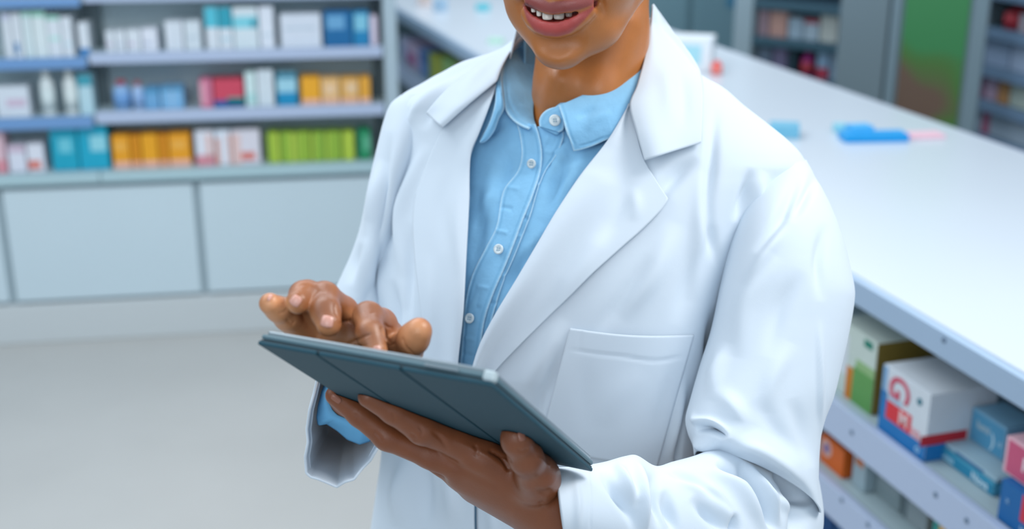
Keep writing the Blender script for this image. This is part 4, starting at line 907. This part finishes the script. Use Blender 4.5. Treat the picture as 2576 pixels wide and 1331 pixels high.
LL0 = [(1251, 205), (1230, 270), (1205, 335), (1185, 385), (1180, 500), (1172, 650), (1165, 780), (1150, 940), (1148, 1040)]
LL1 = [(1251, 205), (1180, 262), (1112, 324), (1078, 400), (1045, 487), (1038, 540), (1040, 620), (1050, 720), (1060, 800), (1068, 900), (1076, 1040)]
e = np.concatenate([pl(LL1[:3], 22), pl(LL1[2:5], 26)[1:], pl(LL1[4:], 64)[1:]])
patch('lapel', pl(LL0, len(e)), e, len(e), 36, lambda u, v, s, t: front(u, v) - .0035 - .009 * np.exp(-((t - .12) / .3)**2) * np.clip(s * 4, .2, 1), coatm, COAT, S=[([(1120, 640), (1110, 520), (1130, 420)], 16, -.002), ([(1150, 700), (1148, 560), (1160, 440)], 14, .002), ([(1100, 900), (1085, 760), (1080, 640)], 14, .002)])
# collar leaves
def zcol(u, v, s, t): return front(u, np.maximum(v, 60)) - .007 - .012 * np.exp(-((t - .2) / .35)**2)
CR0 = [(1641, 14), (1634, 70), (1624, 135), (1602, 215), (1584, 262), (1600, 330), (1621, 403)]
CR1 = [(1645, 10), (1668, 42), (1704, 92), (1740, 140), (1762, 180), (1769, 225), (1767, 300), (1764, 358)]
patch('collar', pl(CR0, 70), pl(CR1, 70), 70, 34, lambda u, v, s, t: np.where(s < .45, 1.262 + (s - 0) / .45 * (front(u, v * 0 + 200) - 1.262) - 0.010 * t, 0) * (s < .45) + (s >= .45) * zcol(u, v, s, t) if False else zcol(u, v, s, t) , coatm, COAT, S=[([(1690, 330), (1680, 230), (1660, 130)], 22, .003), ([(1720, 330), (1720, 230), (1700, 150)], 16, -.002)])
CL1 = [(1312, 84), (1275, 110), (1240, 138), (1165, 188), (1110, 238), (1071, 284)]
CL0 = [(1314, 92), (1290, 122), (1264, 168), (1251, 203), (1185, 258), (1113, 322)]
patch('collar', corner(CL0, 3, n=60), pl(CL1, 60), 60, 24, zcol, coatm, COAT, S=[([(1150, 250), (1200, 190), (1250, 150)], 12, .002)])
# back of the collar, standing round the nape
nb, mb = 60, 12; a = np.linspace(-.15, np.pi + .15, nb); cc_ = P(1478, 45, 1.262); V = []
for i, q in enumerate(np.linspace(0, 1, mb)):
    V.append(np.stack([cc_[0] + .071 * np.cos(a) * (1 + .12 * (1 - q)), cc_[1] + .030 + .062 * np.sin(a) * (1 + .15 * (1 - q)), cc_[2] - .045 + .055 * q + 0 * a - .02 * np.cos(a)**2 * q], 1))
o = mk('collar_back', np.array(V), gridfaces(mb, nb), coatm, COAT); solid(o, .0015)
# chest pocket
PK = dict(tl=(1433, 826), tr=(1747, 843), br=(1652, 1180), bl=(1356, 1130))
n1, n2 = 60, 60; S_, T_ = np.meshgrid(np.linspace(0, 1, n1), np.linspace(0, 1, n2), indexing='ij')
g = lambda k: (1 - S_) * (1 - T_) * PK['tl'][k] + (1 - S_) * T_ * PK['tr'][k] + S_ * T_ * PK['br'][k] + S_ * (1 - T_) * PK['bl'][k]
uu = g(0); vv = g(1) + 10 * np.sin(np.pi * T_) * (1 - S_)**2
zz = front(uu, vv) - .0030 - .003 * np.sin(np.pi * T_) * (1 - S_)**1.5
V = P(uu, vv, zz).reshape(-1, 3); Fq = gridfaces(n1, n2); N = normals(V, Fq)
if np.mean(N @ FW) > 0: Fq = Fq[:, ::-1]; N = -N
V = strokes(V, N, [([(1430, 878), (1500, 890), (1560, 896), (1650, 908), (1728, 895)], 4, -.0012), ([(1462, 828), (1456, 880), (1450, 886)], 3, -.0006), ([(1520, 1080), (1550, 1000), (1620, 930)], 34, .0016), ([(1475, 1100), (1472, 990), (1480, 890)], 26, -.0018), ([(1640, 1120), (1672, 1000), (1705, 900)], 20, -.0016)])
o = mk('pocket', V, Fq, coatm, COAT); solid(o, .0016, -1)
# ---- sleeves
def sleeve(name, A, B, Z, D, rows, cols, parent, S, endcap=None, sag=None, th=.0013):
    """tube whose silhouette runs along edge A and edge B (picture points), Z centre depth, D half depth"""
    t = np.linspace(0, 1, rows); a, b = pl(A, rows), pl(B, rows); zc = ip(t, Z); zz = ip(t, D)
    ph = np.arange(cols) / cols * 2 * np.pi; c, s = np.cos(ph), np.sin(ph)
    uv = (a[:, None, :2] + b[:, None, :2]) / 2 - (b - a)[:, None, :2] / 2 * c[None, :, None]
    if sag is not None: uv[..., 1] += (sag(t))[:, None] * np.clip(s, 0, 1)[None]
    z = zc[:, None] - zz[:, None] * np.sign(s) * np.abs(s)**.85
    if A.shape[1] > 2: z += (a[:, 2] + b[:, 2])[:, None] / 2 - (b - a)[:, 2][:, None] / 2 * c[None]
    V = P(uv[..., 0], uv[..., 1], z).reshape(-1, 3); Fq = gridfaces(rows, cols, True); N = normals(V, Fq)
    f = np.where(np.tile(s > .9, rows))[0]
    if np.mean(N[f] @ FW) > 0: Fq = Fq[:, ::-1]; N = -N
    V = strokes(V, N, amp(S, 1.25))
    return V, Fq
# viewer-right upper sleeve
A = np.array([(1925, 425), (1880, 500), (1842, 590), (1815, 700), (1788, 830), (1760, 920), (1736, 1005), (1724, 1055), (1730, 1090), (1742, 1120), (1746, 1147)])
B = np.array([(2028, 402), (2082, 500), (2117, 585), (2146, 700), (2151, 745), (2136, 840), (2118, 920), (2098, 1000), (2070, 1075), (2062, 1150), (2060, 1230), (2066, 1290)])
SL = [([(2060, 800), (2062, 1000), (2063, 1100)], 10, .003, 5), ([(1990, 560), (2040, 470), (2050, 430)], 12, -.004), ([(1900, 640), (1960, 560), (2000, 470), (2010, 430)], 16, -.005), ([(1870, 720), (1940, 620), (1980, 540)], 16, .004),
      ([(1850, 900), (1880, 760), (1950, 640)], 26, .005), ([(1930, 900), (1960, 780), (2020, 680)], 24, -.003), ([(2075, 560), (2060, 660), (2065, 760)], 14, -.0035),
      ([(1735, 1030), (1748, 1056), (1790, 1064), (1820, 1084), (1832, 1110)], 9, .006), ([(1748, 1080), (1785, 1080), (1814, 1094), (1820, 1108)], 12, -.017, 7), ([(1728, 1112), (1760, 1115), (1812, 1128)], 14, .005),
      ([(1800, 980), (1850, 1030), (1880, 1090)], 22, .004), ([(1900, 1000), (1950, 1080), (2020, 1160)], 26, -.003), ([(1830, 1130), (1900, 1130), (1970, 1170), (2020, 1220)], 14, .003), ([(1990, 1000), (2020, 1090), (2040, 1180)], 20, -.003), ([(1830, 860), (1800, 940), (1790, 1010)], 18, .004), ([(1990, 860), (1940, 960), (1930, 1040)], 24, .003)]
V_, F_ = sleeve('s', A, B, [(0, 1.232), (.12, 1.208), (.3, 1.195), (.7, 1.175), (1, 1.150)], [(0, .034), (.12, .054), (.22, .064), (.5, .066), (.85, .062), (.97, .055), (1, .040)], 260, 200, COAT, SL, sag=lambda t: -48 * t**3.5)
# shoulder cap closes the top
o = mk('sleeve', V_, F_, coatm, COAT); solid(o, .0012, -1)
# viewer-right forearm sleeve, emerging below the elbow fold
A = np.array([(2050, 1152), (1970, 1098), (1870, 1105), (1800, 1125), (1748, 1146), (1690, 1162), (1650, 1172), (1600, 1145), (1570, 1148), (1520, 1162), (1460, 1172), (1400, 1176)])
B = np.array([(2053, 1160), (2072, 1320), (2030, 1420), (1920, 1470), (1850, 1470), (1780, 1455), (1720, 1440), (1650, 1425), (1600, 1415), (1540, 1405), (1480, 1395), (1424, 1388)])
SF = [([(1950, 1180), (2005, 1235), (2040, 1272)], 13, -.016), ([(1920, 1235), (1990, 1275), (2040, 1295)], 16, .0028), ([(1880, 1165), (1900, 1200), (1935, 1262), (1960, 1331)], 9, .006, 13), ([(1858, 1160), (1880, 1200), (1920, 1270), (1950, 1340)], 12, -.010),
      ([(1800, 1168), (1850, 1195), (1868, 1215)], 12, -.006), ([(1765, 1172), (1840, 1210), (1900, 1290), (1930, 1345)], 16, .005), ([(1700, 1200), (1790, 1240), (1860, 1331)], 14, .004), ([(1660, 1170), (1760, 1220), (1850, 1300)], 10, -.004),
      ([(1600, 1150), (1610, 1200), (1618, 1300), (1620, 1360)], 12, .005), ([(1670, 1230), (1690, 1300), (1700, 1350)], 12, -.005), ([(1640, 1180), (1650, 1250), (1665, 1340)], 12, -.004), ([(1740, 1250), (1790, 1300), (1840, 1350)], 14, -.005), ([(1510, 1180), (1550, 1240), (1590, 1300), (1600, 1340)], 12, -.0045), ([(1550, 1160), (1575, 1220), (1600, 1270)], 12, .004),
      ([(1845, 1290), (1850, 1320), (1852, 1360)], 10, -.006), ([(1480, 1180), (1486, 1260), (1484, 1340)], 3, -.0008), ([(1445, 1190), (1452, 1260), (1452, 1340)], 10, .0015), ([(1970, 1210), (2010, 1300), (1990, 1380)], 18, -.006)]
SF = amp(SF, 1.45)
V2, F2 = sleeve('s', A, B, [(0, 1.225), (.15, 1.205), (.3, 1.16), (.45, 1.118), (.7, 1.072), (1, 1.024)], [(0, .002), (.05, .040), (.15, .056), (.35, .056), (.6, .053), (1, .050)], 240, 170, COAT, SF)
# cuff mouth leans: shift the opening edge
o = mk('sleeve', V2, F2, coatm, COAT); solid(o, .0022, -1)
# viewer-left sleeve: upper arm
A = np.array([(1010, 240), (984, 262), (968, 300), (950, 370), (932, 450), (915, 540), (902, 590), (884, 640), (862, 690), (842, 735), (825, 790), (812, 850), (805, 920), (806, 985), (812, 1040)])
B = np.array([(1120, 230), (1090, 300), (1055, 400), (1020, 500), (998, 600), (985, 680), (975, 750), (970, 820), (968, 880), (965, 930), (960, 980), (950, 1040), (945, 1080)])
SA = [([(945, 640), (965, 520), (968, 420), (985, 330)], 12, -.006), ([(925, 600), (940, 500), (958, 400)], 16, .004), ([(905, 740), (930, 650), (945, 560)], 20, .004), ([(880, 720), (895, 660), (915, 610)], 12, -.003), ([(955, 760), (958, 660), (965, 600)], 12, -.004), ([(900, 800), (930, 740), (940, 700)], 18, -.003)]
V3, F3 = sleeve('s', A, B, [(0, 1.335), (.3, 1.345), (.7, 1.35), (1, 1.33)], [(0, .03), (.15, .055), (.6, .055), (1, .05)], 170, 120, COAT, SA)
# its forearm part with the wide hanging cuff: rings get nearer the camera
rg = 46; cols = 160; ph = np.arange(cols) / cols * 2 * np.pi
cuff = np.array([(797, 960), (790, 990), (779, 1030), (772, 1080), (775, 1112), (768, 1150), (771, 1190), (782, 1200), (800, 1205), (822, 1214), (847, 1225), (868, 1212), (890, 1206), (910, 1180), (932, 1158), (953, 1122), (962, 1080), (968, 1020), (955, 960), (930, 915), (890, 890), (840, 895), (810, 925), (797, 960)])
cf = lin(cuff, cols + 1)[:cols]; ctr = cf.mean(0); elb = np.array([884, 985.]); V4 = []
for i in range(rg):
    q = i / (rg - 1); sc_ = .60 + .40 * q**1.8; c_ = elb + (ctr - elb) * q**.8; w_ = (cf - ctr) * sc_
    rnd = np.stack([np.cos(np.arctan2(w_[:, 1], w_[:, 0])) * 88, np.sin(np.arctan2(w_[:, 1], w_[:, 0])) * 98], 1); w_ = w_ * q**.5 + rnd * (1 - q**.5)
    z = 1.325 - .205 * q + (cf[:, 1] - ctr[1]) / 160 * .018 * q + .0016 * np.sin(ph * 9) * q
    V4.append(P(c_[0] + w_[:, 0], c_[1] + w_[:, 1], z))
V4 = np.array(V4).reshape(-1, 3); F4 = gridfaces(rg, cols, True)
o = mk('sleeve', np.concatenate([V3, V4]), np.concatenate([F3, F4 + len(V3)]), coatm, COAT); solid(o, .0016, 0)
# rolled hem round the wide cuff
def rim(name, pts, z, r, m_, parent):
    pts = np.asarray(pts); C3 = P(pts[:, 0], pts[:, 1], z); n = len(C3); V = []; T = np.roll(C3, -1, 0) - np.roll(C3, 1, 0); T /= np.linalg.norm(T, axis=1, keepdims=True)
    A_ = np.cross(T, FW); A_ /= np.linalg.norm(A_, axis=1, keepdims=True); B_ = np.cross(T, A_)
    for a_ in np.arange(8) / 8 * 2 * np.pi: V.append(C3 + r * (np.cos(a_) * A_ + np.sin(a_) * B_))
    V = np.stack(V, 1).reshape(-1, 3); i, j = np.meshgrid(np.arange(n), np.arange(8), indexing='ij'); i2 = (i + 1) % n; j2 = (j + 1) % 8
    return mk(name, V, np.stack([i * 8 + j, i * 8 + j2, i2 * 8 + j2, i2 * 8 + j], -1).reshape(-1, 4), m_, parent)
zc_ = 1.12 + (cf[:, 1] - ctr[1]) / 160 * .018 + .0016 * np.sin(ph * 9)
rim('cuff_hem', cf, zc_, .0013, coatm, COAT)
rim('cuff_hem', ctr + (cf - ctr) * np.array([.90, .97]), zc_ + .014, .0008, coatm, COAT)
# ================================================================ shirt
def sfront(u, v): return front(u, v, 26) + .010
vs2 = np.r_[np.linspace(215, 1100, 170), np.linspace(1110, 1700, 30)]; nc = 200
L, R_ = ip(vs2, LO) + 26, ip(vs2, RO) - 26; mid, hw = (L + R_) / 2, (R_ - L) / 2; ph = np.arange(nc) / nc * 2 * np.pi - np.pi; s, c = np.sin(ph), np.cos(ph)
u = mid[:, None] + hw[:, None] * s; v = np.repeat(vs2[:, None], nc, 1)
z = (ip(vs2, ZF) + .010)[:, None] + (ip(vs2, HB) - .004)[:, None] * (1 - np.sign(c) * np.where(c > 0, prof(s), np.abs(c)**.9)) - ip(vs2, TL)[:, None] * s
V = P(u, v, z).reshape(-1, 3)
# finer columns where the shirt shows: separate front panels
SHS = [([(1200, 470), (1210, 560), (1190, 680)], 14, -.003), ([(1250, 420), (1240, 480), (1200, 560)], 14, .003), ([(1285, 370), (1270, 440), (1230, 500)], 14, -.003), ([(1440, 420), (1400, 470), (1380, 540)], 14, -.004), ([(1480, 370), (1440, 440), (1400, 540)], 16, .004),
       ([(1420, 350), (1410, 400), (1380, 460)], 10, .003), ([(1340, 620), (1300, 680), (1280, 740)], 12, -.0035), ([(1370, 560), (1340, 620), (1320, 660)], 12, .003), ([(1230, 700), (1195, 760), (1175, 830)], 10, .002), ([(1225, 640), (1200, 700), (1180, 760)], 10, -.002), ([(1470, 340), (1500, 350), (1540, 330)], 10, -.003),
       ([(1380, 350), (1400, 362), (1420, 355)], 5, -.002), ([(1378, 372), (1395, 384), (1412, 376)], 5, .0015), ([(1220, 340), (1240, 330), (1262, 300)], 10, -.003)]
Fq = gridfaces(len(vs2), nc, True); N = normals(V, Fq)
k = np.argmin(np.abs(proj(V)[0] - 1350) + np.abs(proj(V)[1] - 600) + 1e4 * (proj(V)[2] > 1.25))
if N[k] @ FW > 0: Fq = Fq[:, ::-1]; N = -N
uS, vS, zS = proj(V); hole = inpoly(uS, vS, [(1230, 60), (1272, 200), (1286, 268), (1306, 296), (1350, 316), (1398, 328), (1430, 300), (1500, 262), (1560, 236), (1610, 196), (1660, 60)]) & (zS < 1.30)
SHIRT = mk('shirt', strokes(V, N, amp(SHS, 1.5)), Fq[~hole[Fq].any(1)], shirtm, PER)
# placket: overlapping front edge with stitched band
def zsh(off): return lambda u, v, s, t: sfront(u, v) - off
PR_ = [(1347, 312), (1356, 340), (1363, 385), (1359, 430), (1340, 490), (1312, 560), (1290, 620), (1268, 675), (1240, 740), (1220, 800), (1210, 860), (1200, 940), (1196, 1010)]
PLf = [(1300, 312), (1308, 345), (1312, 390), (1302, 430), (1266, 480), (1248, 570), (1222, 622), (1188, 690), (1170, 760), (1164, 830), (1158, 900), (1150, 960), (1146, 1010)]
patch('placket', PLf, PR_, 260, 34, lambda u, v, s, t: sfront(u, v) - .0022 - .0022 * t**2, shirtw, SHIRT, worn='01', th=.0014, S=[([(p[0] + 6, p[1]) for p in PLf[3:]], 2.2, -.0006), ([(1345, 330), (1352, 400), (1345, 440), (1300, 560), (1258, 670)], 2.2, -.0006)] + [([(x - 16, y), (x + 16, y + 6)], 5, .0009 * sg) for x, y, sg in ((1290, 470, 1), (1275, 520, -1), (1262, 580, 1), (1215, 720, 1), (1195, 770, -1), (1182, 850, 1), (1178, 890, -1))])
UR = [(1416, 318), (1418, 345), (1400, 390), (1372, 430), (1352, 480), (1335, 540), (1312, 600), (1292, 650), (1270, 700), (1250, 760), (1232, 830), (1222, 900), (1214, 960)]
UL = [(1352, 318), (1355, 345), (1355, 390), (1350, 430), (1330, 480), (1305, 550), (1284, 610), (1262, 665), (1236, 725), (1216, 790), (1206, 850), (1198, 920), (1196, 960)]
patch('under_placket', UL, UR, 240, 22, zsh(.0018), shirtw, SHIRT, worn='1', th=.001, S=[([(p[0] - 6, p[1]) for p in UR[1:]], 2.2, -.0007)] + [([(x - 10, y), (x + 12, y + 5)], 5, .001 * sg) for x, y, sg in ((1385, 345, 1), (1383, 362, -1), (1380, 380, 1), (1345, 460, 1), (1318, 545, -1), (1300, 590, 1), (1262, 690, 1), (1240, 760, -1))])
# buttons
butm = mat('button_pearl', 'd5e2e6', .2, .7, noise=(300, .12), coat=.4)
def button(u, v, dz, r=.0052, tilt=(.2, 0, 0)):
    c3 = P(u, v, float(sfront(np.array(float(u)), np.array(float(v)))) - dz); bm = bmesh.new()
    pr = [(0, .0004), (.35, .0004), (.62, .0009), (.85, .0013), (1, .0007), (1, -.0004), (.8, -.0008), (0, -.0008)]
    n = 28; rings = []
    for (x, h) in pr: rings.append([bm.verts.new((x * r * math.cos(a_), x * r * math.sin(a_), h)) for a_ in np.arange(n) / n * 2 * math.pi] if x > 0 else [bm.verts.new((0, 0, h))])
    for A_, B_ in zip(rings[:-1], rings[1:]):
        for i in range(n):
            if len(A_) == 1: bm.faces.new((A_[0], B_[i], B_[(i + 1) % n]))
            elif len(B_) == 1: bm.faces.new((A_[i], A_[(i + 1) % n], B_[0]))
            else: bm.faces.new((A_[i], A_[(i + 1) % n], B_[(i + 1) % n], B_[i]))
    nrm = Vector((-FW + RT * tilt[0] + UP * tilt[1])); M4 = Matrix.Translation(Vector(c3)) @ nrm.to_track_quat('Z', 'Y').to_matrix().to_4x4()
    bmesh.ops.transform(bm, matrix=M4, verts=bm.verts); b_ = bmobj('button', bm, butm, SHIRT, True)
    bm = bmesh.new()
    for (dx, dy) in ((-.0011, -.0011), (.0011, -.0011), (-.0011, .0011), (.0011, .0011)):
        q = bmesh.ops.create_cone(bm, cap_ends=True, segments=10, radius1=.0006, radius2=.0006, depth=.0004); bmesh.ops.translate(bm, verts=q['verts'], vec=(dx, dy, .0007))
    bmesh.ops.transform(bm, matrix=M4, verts=bm.verts); bmobj('thread_hole', bm, mat('thread_hole', '6f9fb8', .8), b_)
button(1337, 412, .0075, .0048, (-.55, -.1)); button(1254, 627, .0072, .0050, (-.35, .1)); button(1181, 801, .0070, .0050, (-.45, .1))
# collar band, button end
patch('collar_band', [(1404, 267), (1380, 274), (1364, 286), (1356, 302), (1357, 318)], [(1424, 262), (1422, 290), (1420, 310), (1416, 326), (1405, 332)], 30, 16, lambda u, v, s, t: sfront(u, v) - .009, shirtw, SHIRT, worn='01', th=.002)
button(1396, 303, .013, .0058, (.1, .1))
# collar leaf on the viewer's right
TC = [(1405, 265), (1432, 254), (1480, 232), (1540, 203), (1590, 168), (1622, 132), (1634, 80)]
BC = [(1443, 381), (1462, 377), (1490, 368), (1526, 352), (1580, 330), (1630, 280), (1660, 200)]
def zleaf(u, v, s, t): return sfront(u, v) - .012 - .006 * np.sin(np.pi * np.clip(t, 0, 1)) * (1 - s * .4) - .004 * (1 - t) + .010 * np.clip((s - .35) / .3, 0, 1) * t
patch('shirt_collar', TC, BC, 110, 60, zleaf, shirtw, SHIRT, worn='1s', th=.0022, S=[([(1418, 275), (1430, 330), (1452, 372)], 2.2, -.0007), ([(1452, 368), (1490, 358), (1522, 343)], 2.2, -.0007), ([(1450, 300), (1480, 280), (1500, 270)], 9, -.0015), ([(1470, 330), (1500, 300), (1540, 280)], 12, .002)])
# inner side of the collar behind the leaf, rising round the neck
patch('collar_stand', [(1356, 318), (1405, 262), (1480, 226), (1540, 198), (1592, 162), (1624, 122), (1640, 60)], [(1400, 340), (1440, 300), (1500, 268), (1560, 236), (1610, 196), (1645, 150), (1665, 80)], 50, 10, lambda u, v, s, t: sfront(u, v) - .0065, shirtm, SHIRT, th=.002)
# collar leaf on the viewer's left, seen edge on
RE = [(1313, 104), (1286, 128), (1270, 156), (1263, 195), (1266, 235), (1269, 272), (1256, 300), (1243, 332), (1222, 357), (1208, 361)]
LE = [(1304, 98), (1268, 124), (1250, 156), (1243, 195), (1246, 232), (1244, 262), (1234, 297), (1222, 322), (1212, 340), (1206, 354)]
patch('shirt_collar', LE, RE, 70, 12, lambda u, v, s, t: sfront(u, v) - .014 - .006 * np.sin(np.pi * t), shirtw, SHIRT, worn='01', th=.002, S=[([(1262, 170), (1256, 230), (1258, 268), (1240, 320), (1216, 350)], 2.2, -.0007)])
# stand on the viewer's left: from the fold down to the front edge, curling inwards round the neck
RI = [(1390, 60), (1366, 100), (1352, 140), (1348, 175), (1346, 215), (1344, 250), (1342, 280), (1344, 300), (1350, 318)]
RO_ = [(1345, 66), (1312, 102), (1284, 130), (1268, 158), (1262, 197), (1265, 237), (1272, 275), (1290, 300), (1312, 315), (1330, 322)]
patch('collar_stand', pl(RO_, 60), pl(RI, 60), 60, 26, lambda u, v, s, t: sfront(u, v) - .010 + .085 * t**1.2 * np.clip(1.15 - s, 0, 1)**.8, shirtw, SHIRT, worn='0', th=.002, S=[([(1276, 200), (1280, 250), (1300, 288), (1326, 305)], 2.5, -.0007)])
# shirt neck ring behind
V = []
for i, q in enumerate(np.linspace(0, 1, 10)):
    a = np.linspace(-.35, np.pi - .45, 60); c3 = P(1472, 110, 1.265); V.append(np.stack([c3[0] + .068 * np.cos(a), c3[1] + .022 + .064 * np.sin(a), c3[2] - .045 + .05 * q - .012 * np.cos(a)**2 + 0 * a], 1))
o = mk('collar_stand', np.array(V), gridfaces(10, 60), shirtm, SHIRT); solid(o, .002)
# blue shirt cuff inside the wide sleeve
cu = np.array([(812, 985), (803, 1020), (799, 1050), (802, 1068), (822, 1064), (850, 1082), (875, 1104), (905, 1116), (930, 1108), (938, 1080), (945, 1040), (940, 990), (910, 950), (860, 940), (825, 955), (812, 985)])
cu2 = np.array([(822, 990), (826, 1012), (836, 1032), (850, 1046), (866, 1052), (884, 1054), (902, 1052), (918, 1046), (928, 1030), (932, 1010), (934, 990), (928, 972), (905, 958), (868, 950), (835, 962), (822, 990)])
c1, c2 = lin(cu, 121)[:120], lin(cu2, 121)[:120]; V = []
for q in np.linspace(0, 1, 16): V.append(P(*(c2 * (1 - q) + c1 * q).T, 1.125 + .018 * q - .008 * np.sin(np.pi * q)))
o = mk('shirt_cuff', np.array(V), gridfaces(16, 120, True), mat('shirt_cuff_blue', '6fb2dd', .85, .2, noise=(45, .06), bump=[(1600, .25, .0004)]), SHIRT); solid(o, .0025)
# trousers and shoes (below the coat)
trm = mat('trousers_navy', '1f3a5a', .8)
def leg(dx):
    V = []; n = 28; a = np.arange(n) / n * 2 * np.pi
    for h, r_ in ((.985, .01), (.98, .05), (.96, .08), (.80, .082), (.50, .068), (.30, .064), (.09, .062)): V.append(np.stack([.04 + dx + r_ * np.cos(a), 1.20 + r_ * 1.0 * np.sin(a), np.full(n, h)], 1))
    return np.array(V)
for dx in (-.08, .08):
    o = mk('trouser_leg', leg(dx), gridfaces(7, 28, True), trm, PER); solid(o, .003)
    sh = SDF(); b0 = np.array([.04 + dx, 1.20, 0]); sh.ell(b0 + (0, -.07, .034), (.044, .10, .032)); sh.ell(b0 + (0, .02, .045), (.036, .055, .045), k=.02); sh.cone(b0 + (0, 0, .05), b0 + (0, 0, .11), .036, .036, .02); Vs, Fs = sh.mesh(.006); Vs[:, 2] = np.maximum(Vs[:, 2], .001); mk('shoe', Vs, Fs, mat('shoe_white', 'd8dadb', .5), PER)
# bracelet at the cuff of the carrying hand
bm = bmesh.new()
c3 = P(1428, 1262, 1.03); ax_ = Vector(P(1480, 1288, 1.045) - P(1400, 1250, 1.018)).normalized(); q4 = Matrix.Translation(Vector(c3)) @ ax_.to_track_quat('Z', 'Y').to_matrix().to_4x4()
n, k = 64, 8
vv_ = [[bm.verts.new(((.0288 + .0012 * math.cos(b_)) * math.cos(a_), (.0288 + .0012 * math.cos(b_)) * math.sin(a_), .003 * math.sin(b_))) for b_ in np.arange(k) / k * 2 * math.pi] for a_ in np.arange(n) / n * 2 * math.pi]
for i in range(n):
    for j in range(k): bm.faces.new((vv_[i][j], vv_[(i + 1) % n][j], vv_[(i + 1) % n][(j + 1) % k], vv_[i][(j + 1) % k]))
bmesh.ops.transform(bm, matrix=q4, verts=bm.verts); bmobj('bracelet', bm, mat('bracelet_silver', 'b8bcc0', .2, metal=1), PER, True)
# ================================================================ tablet in its folding cover
def TP(a, b, c): return tA + e1 * a + e2 * b + e3 * c
TAB = empty('tablet', TP(wT / 2, lT / 2, 0), 'tablet in a dark slate-teal folding cover, resting on the spread hand', 'tablet')
cov = mat('cover_teal', '214a58', .6, .3, noise=(200, .05), bump=[(1500, .2, .0003)]); hinge = mat('cover_groove', '1d323b', .6); alu = mat('tablet_aluminium', '8f9ba1', .3, metal=.7); scr = mat('screen_glass', '10161a', .08, .6); edge_ = mat('cover_edge', '55727c', .5)
def tbox(name, a0, a1, b0, b1, c0, c1, m_, parent=TAB, bev=.001): return boxobj(name, TP((a0 + a1) / 2, (b0 + b1) / 2, (c0 + c1) / 2), (a1 - a0, b1 - b0, c1 - c0), m_, parent, TR, bev)
g1, g2 = wT * .27, wT * .63
for a0, a1 in ((0, g1 - .001), (g1 + .001, g2 - .001), (g2 + .001, wT)): tbox('cover_panel', a0, a1, 0, lT, 0, .0030, cov, bev=.0009)
tbox('cover_lining', .001, wT - .001, .001, lT - .001, .0016, .0042, hinge, bev=.0004)
tbox('rear_shell', .0005, wT - .0005, .0005, lT - .0005, .0045, .0085, edge_, bev=.0018)
tbox('tablet_body', .003, wT - .003, .003, lT - .003, .0080, .0120, alu, bev=.0014)
tbox('screen', .006, wT - .006, .006, lT - .006, .0115, .0124, scr, bev=.0003)
tbox('side_button', wT * .72, wT * .86, -.0006, .001, .0055, .0075, alu, bev=.0003)
tbox('corner_guard', wT - .008, wT + .0006, -.0008, .007, .003, .0105, mat('corner_pale', 'b9c8cc', .3), bev=.002)
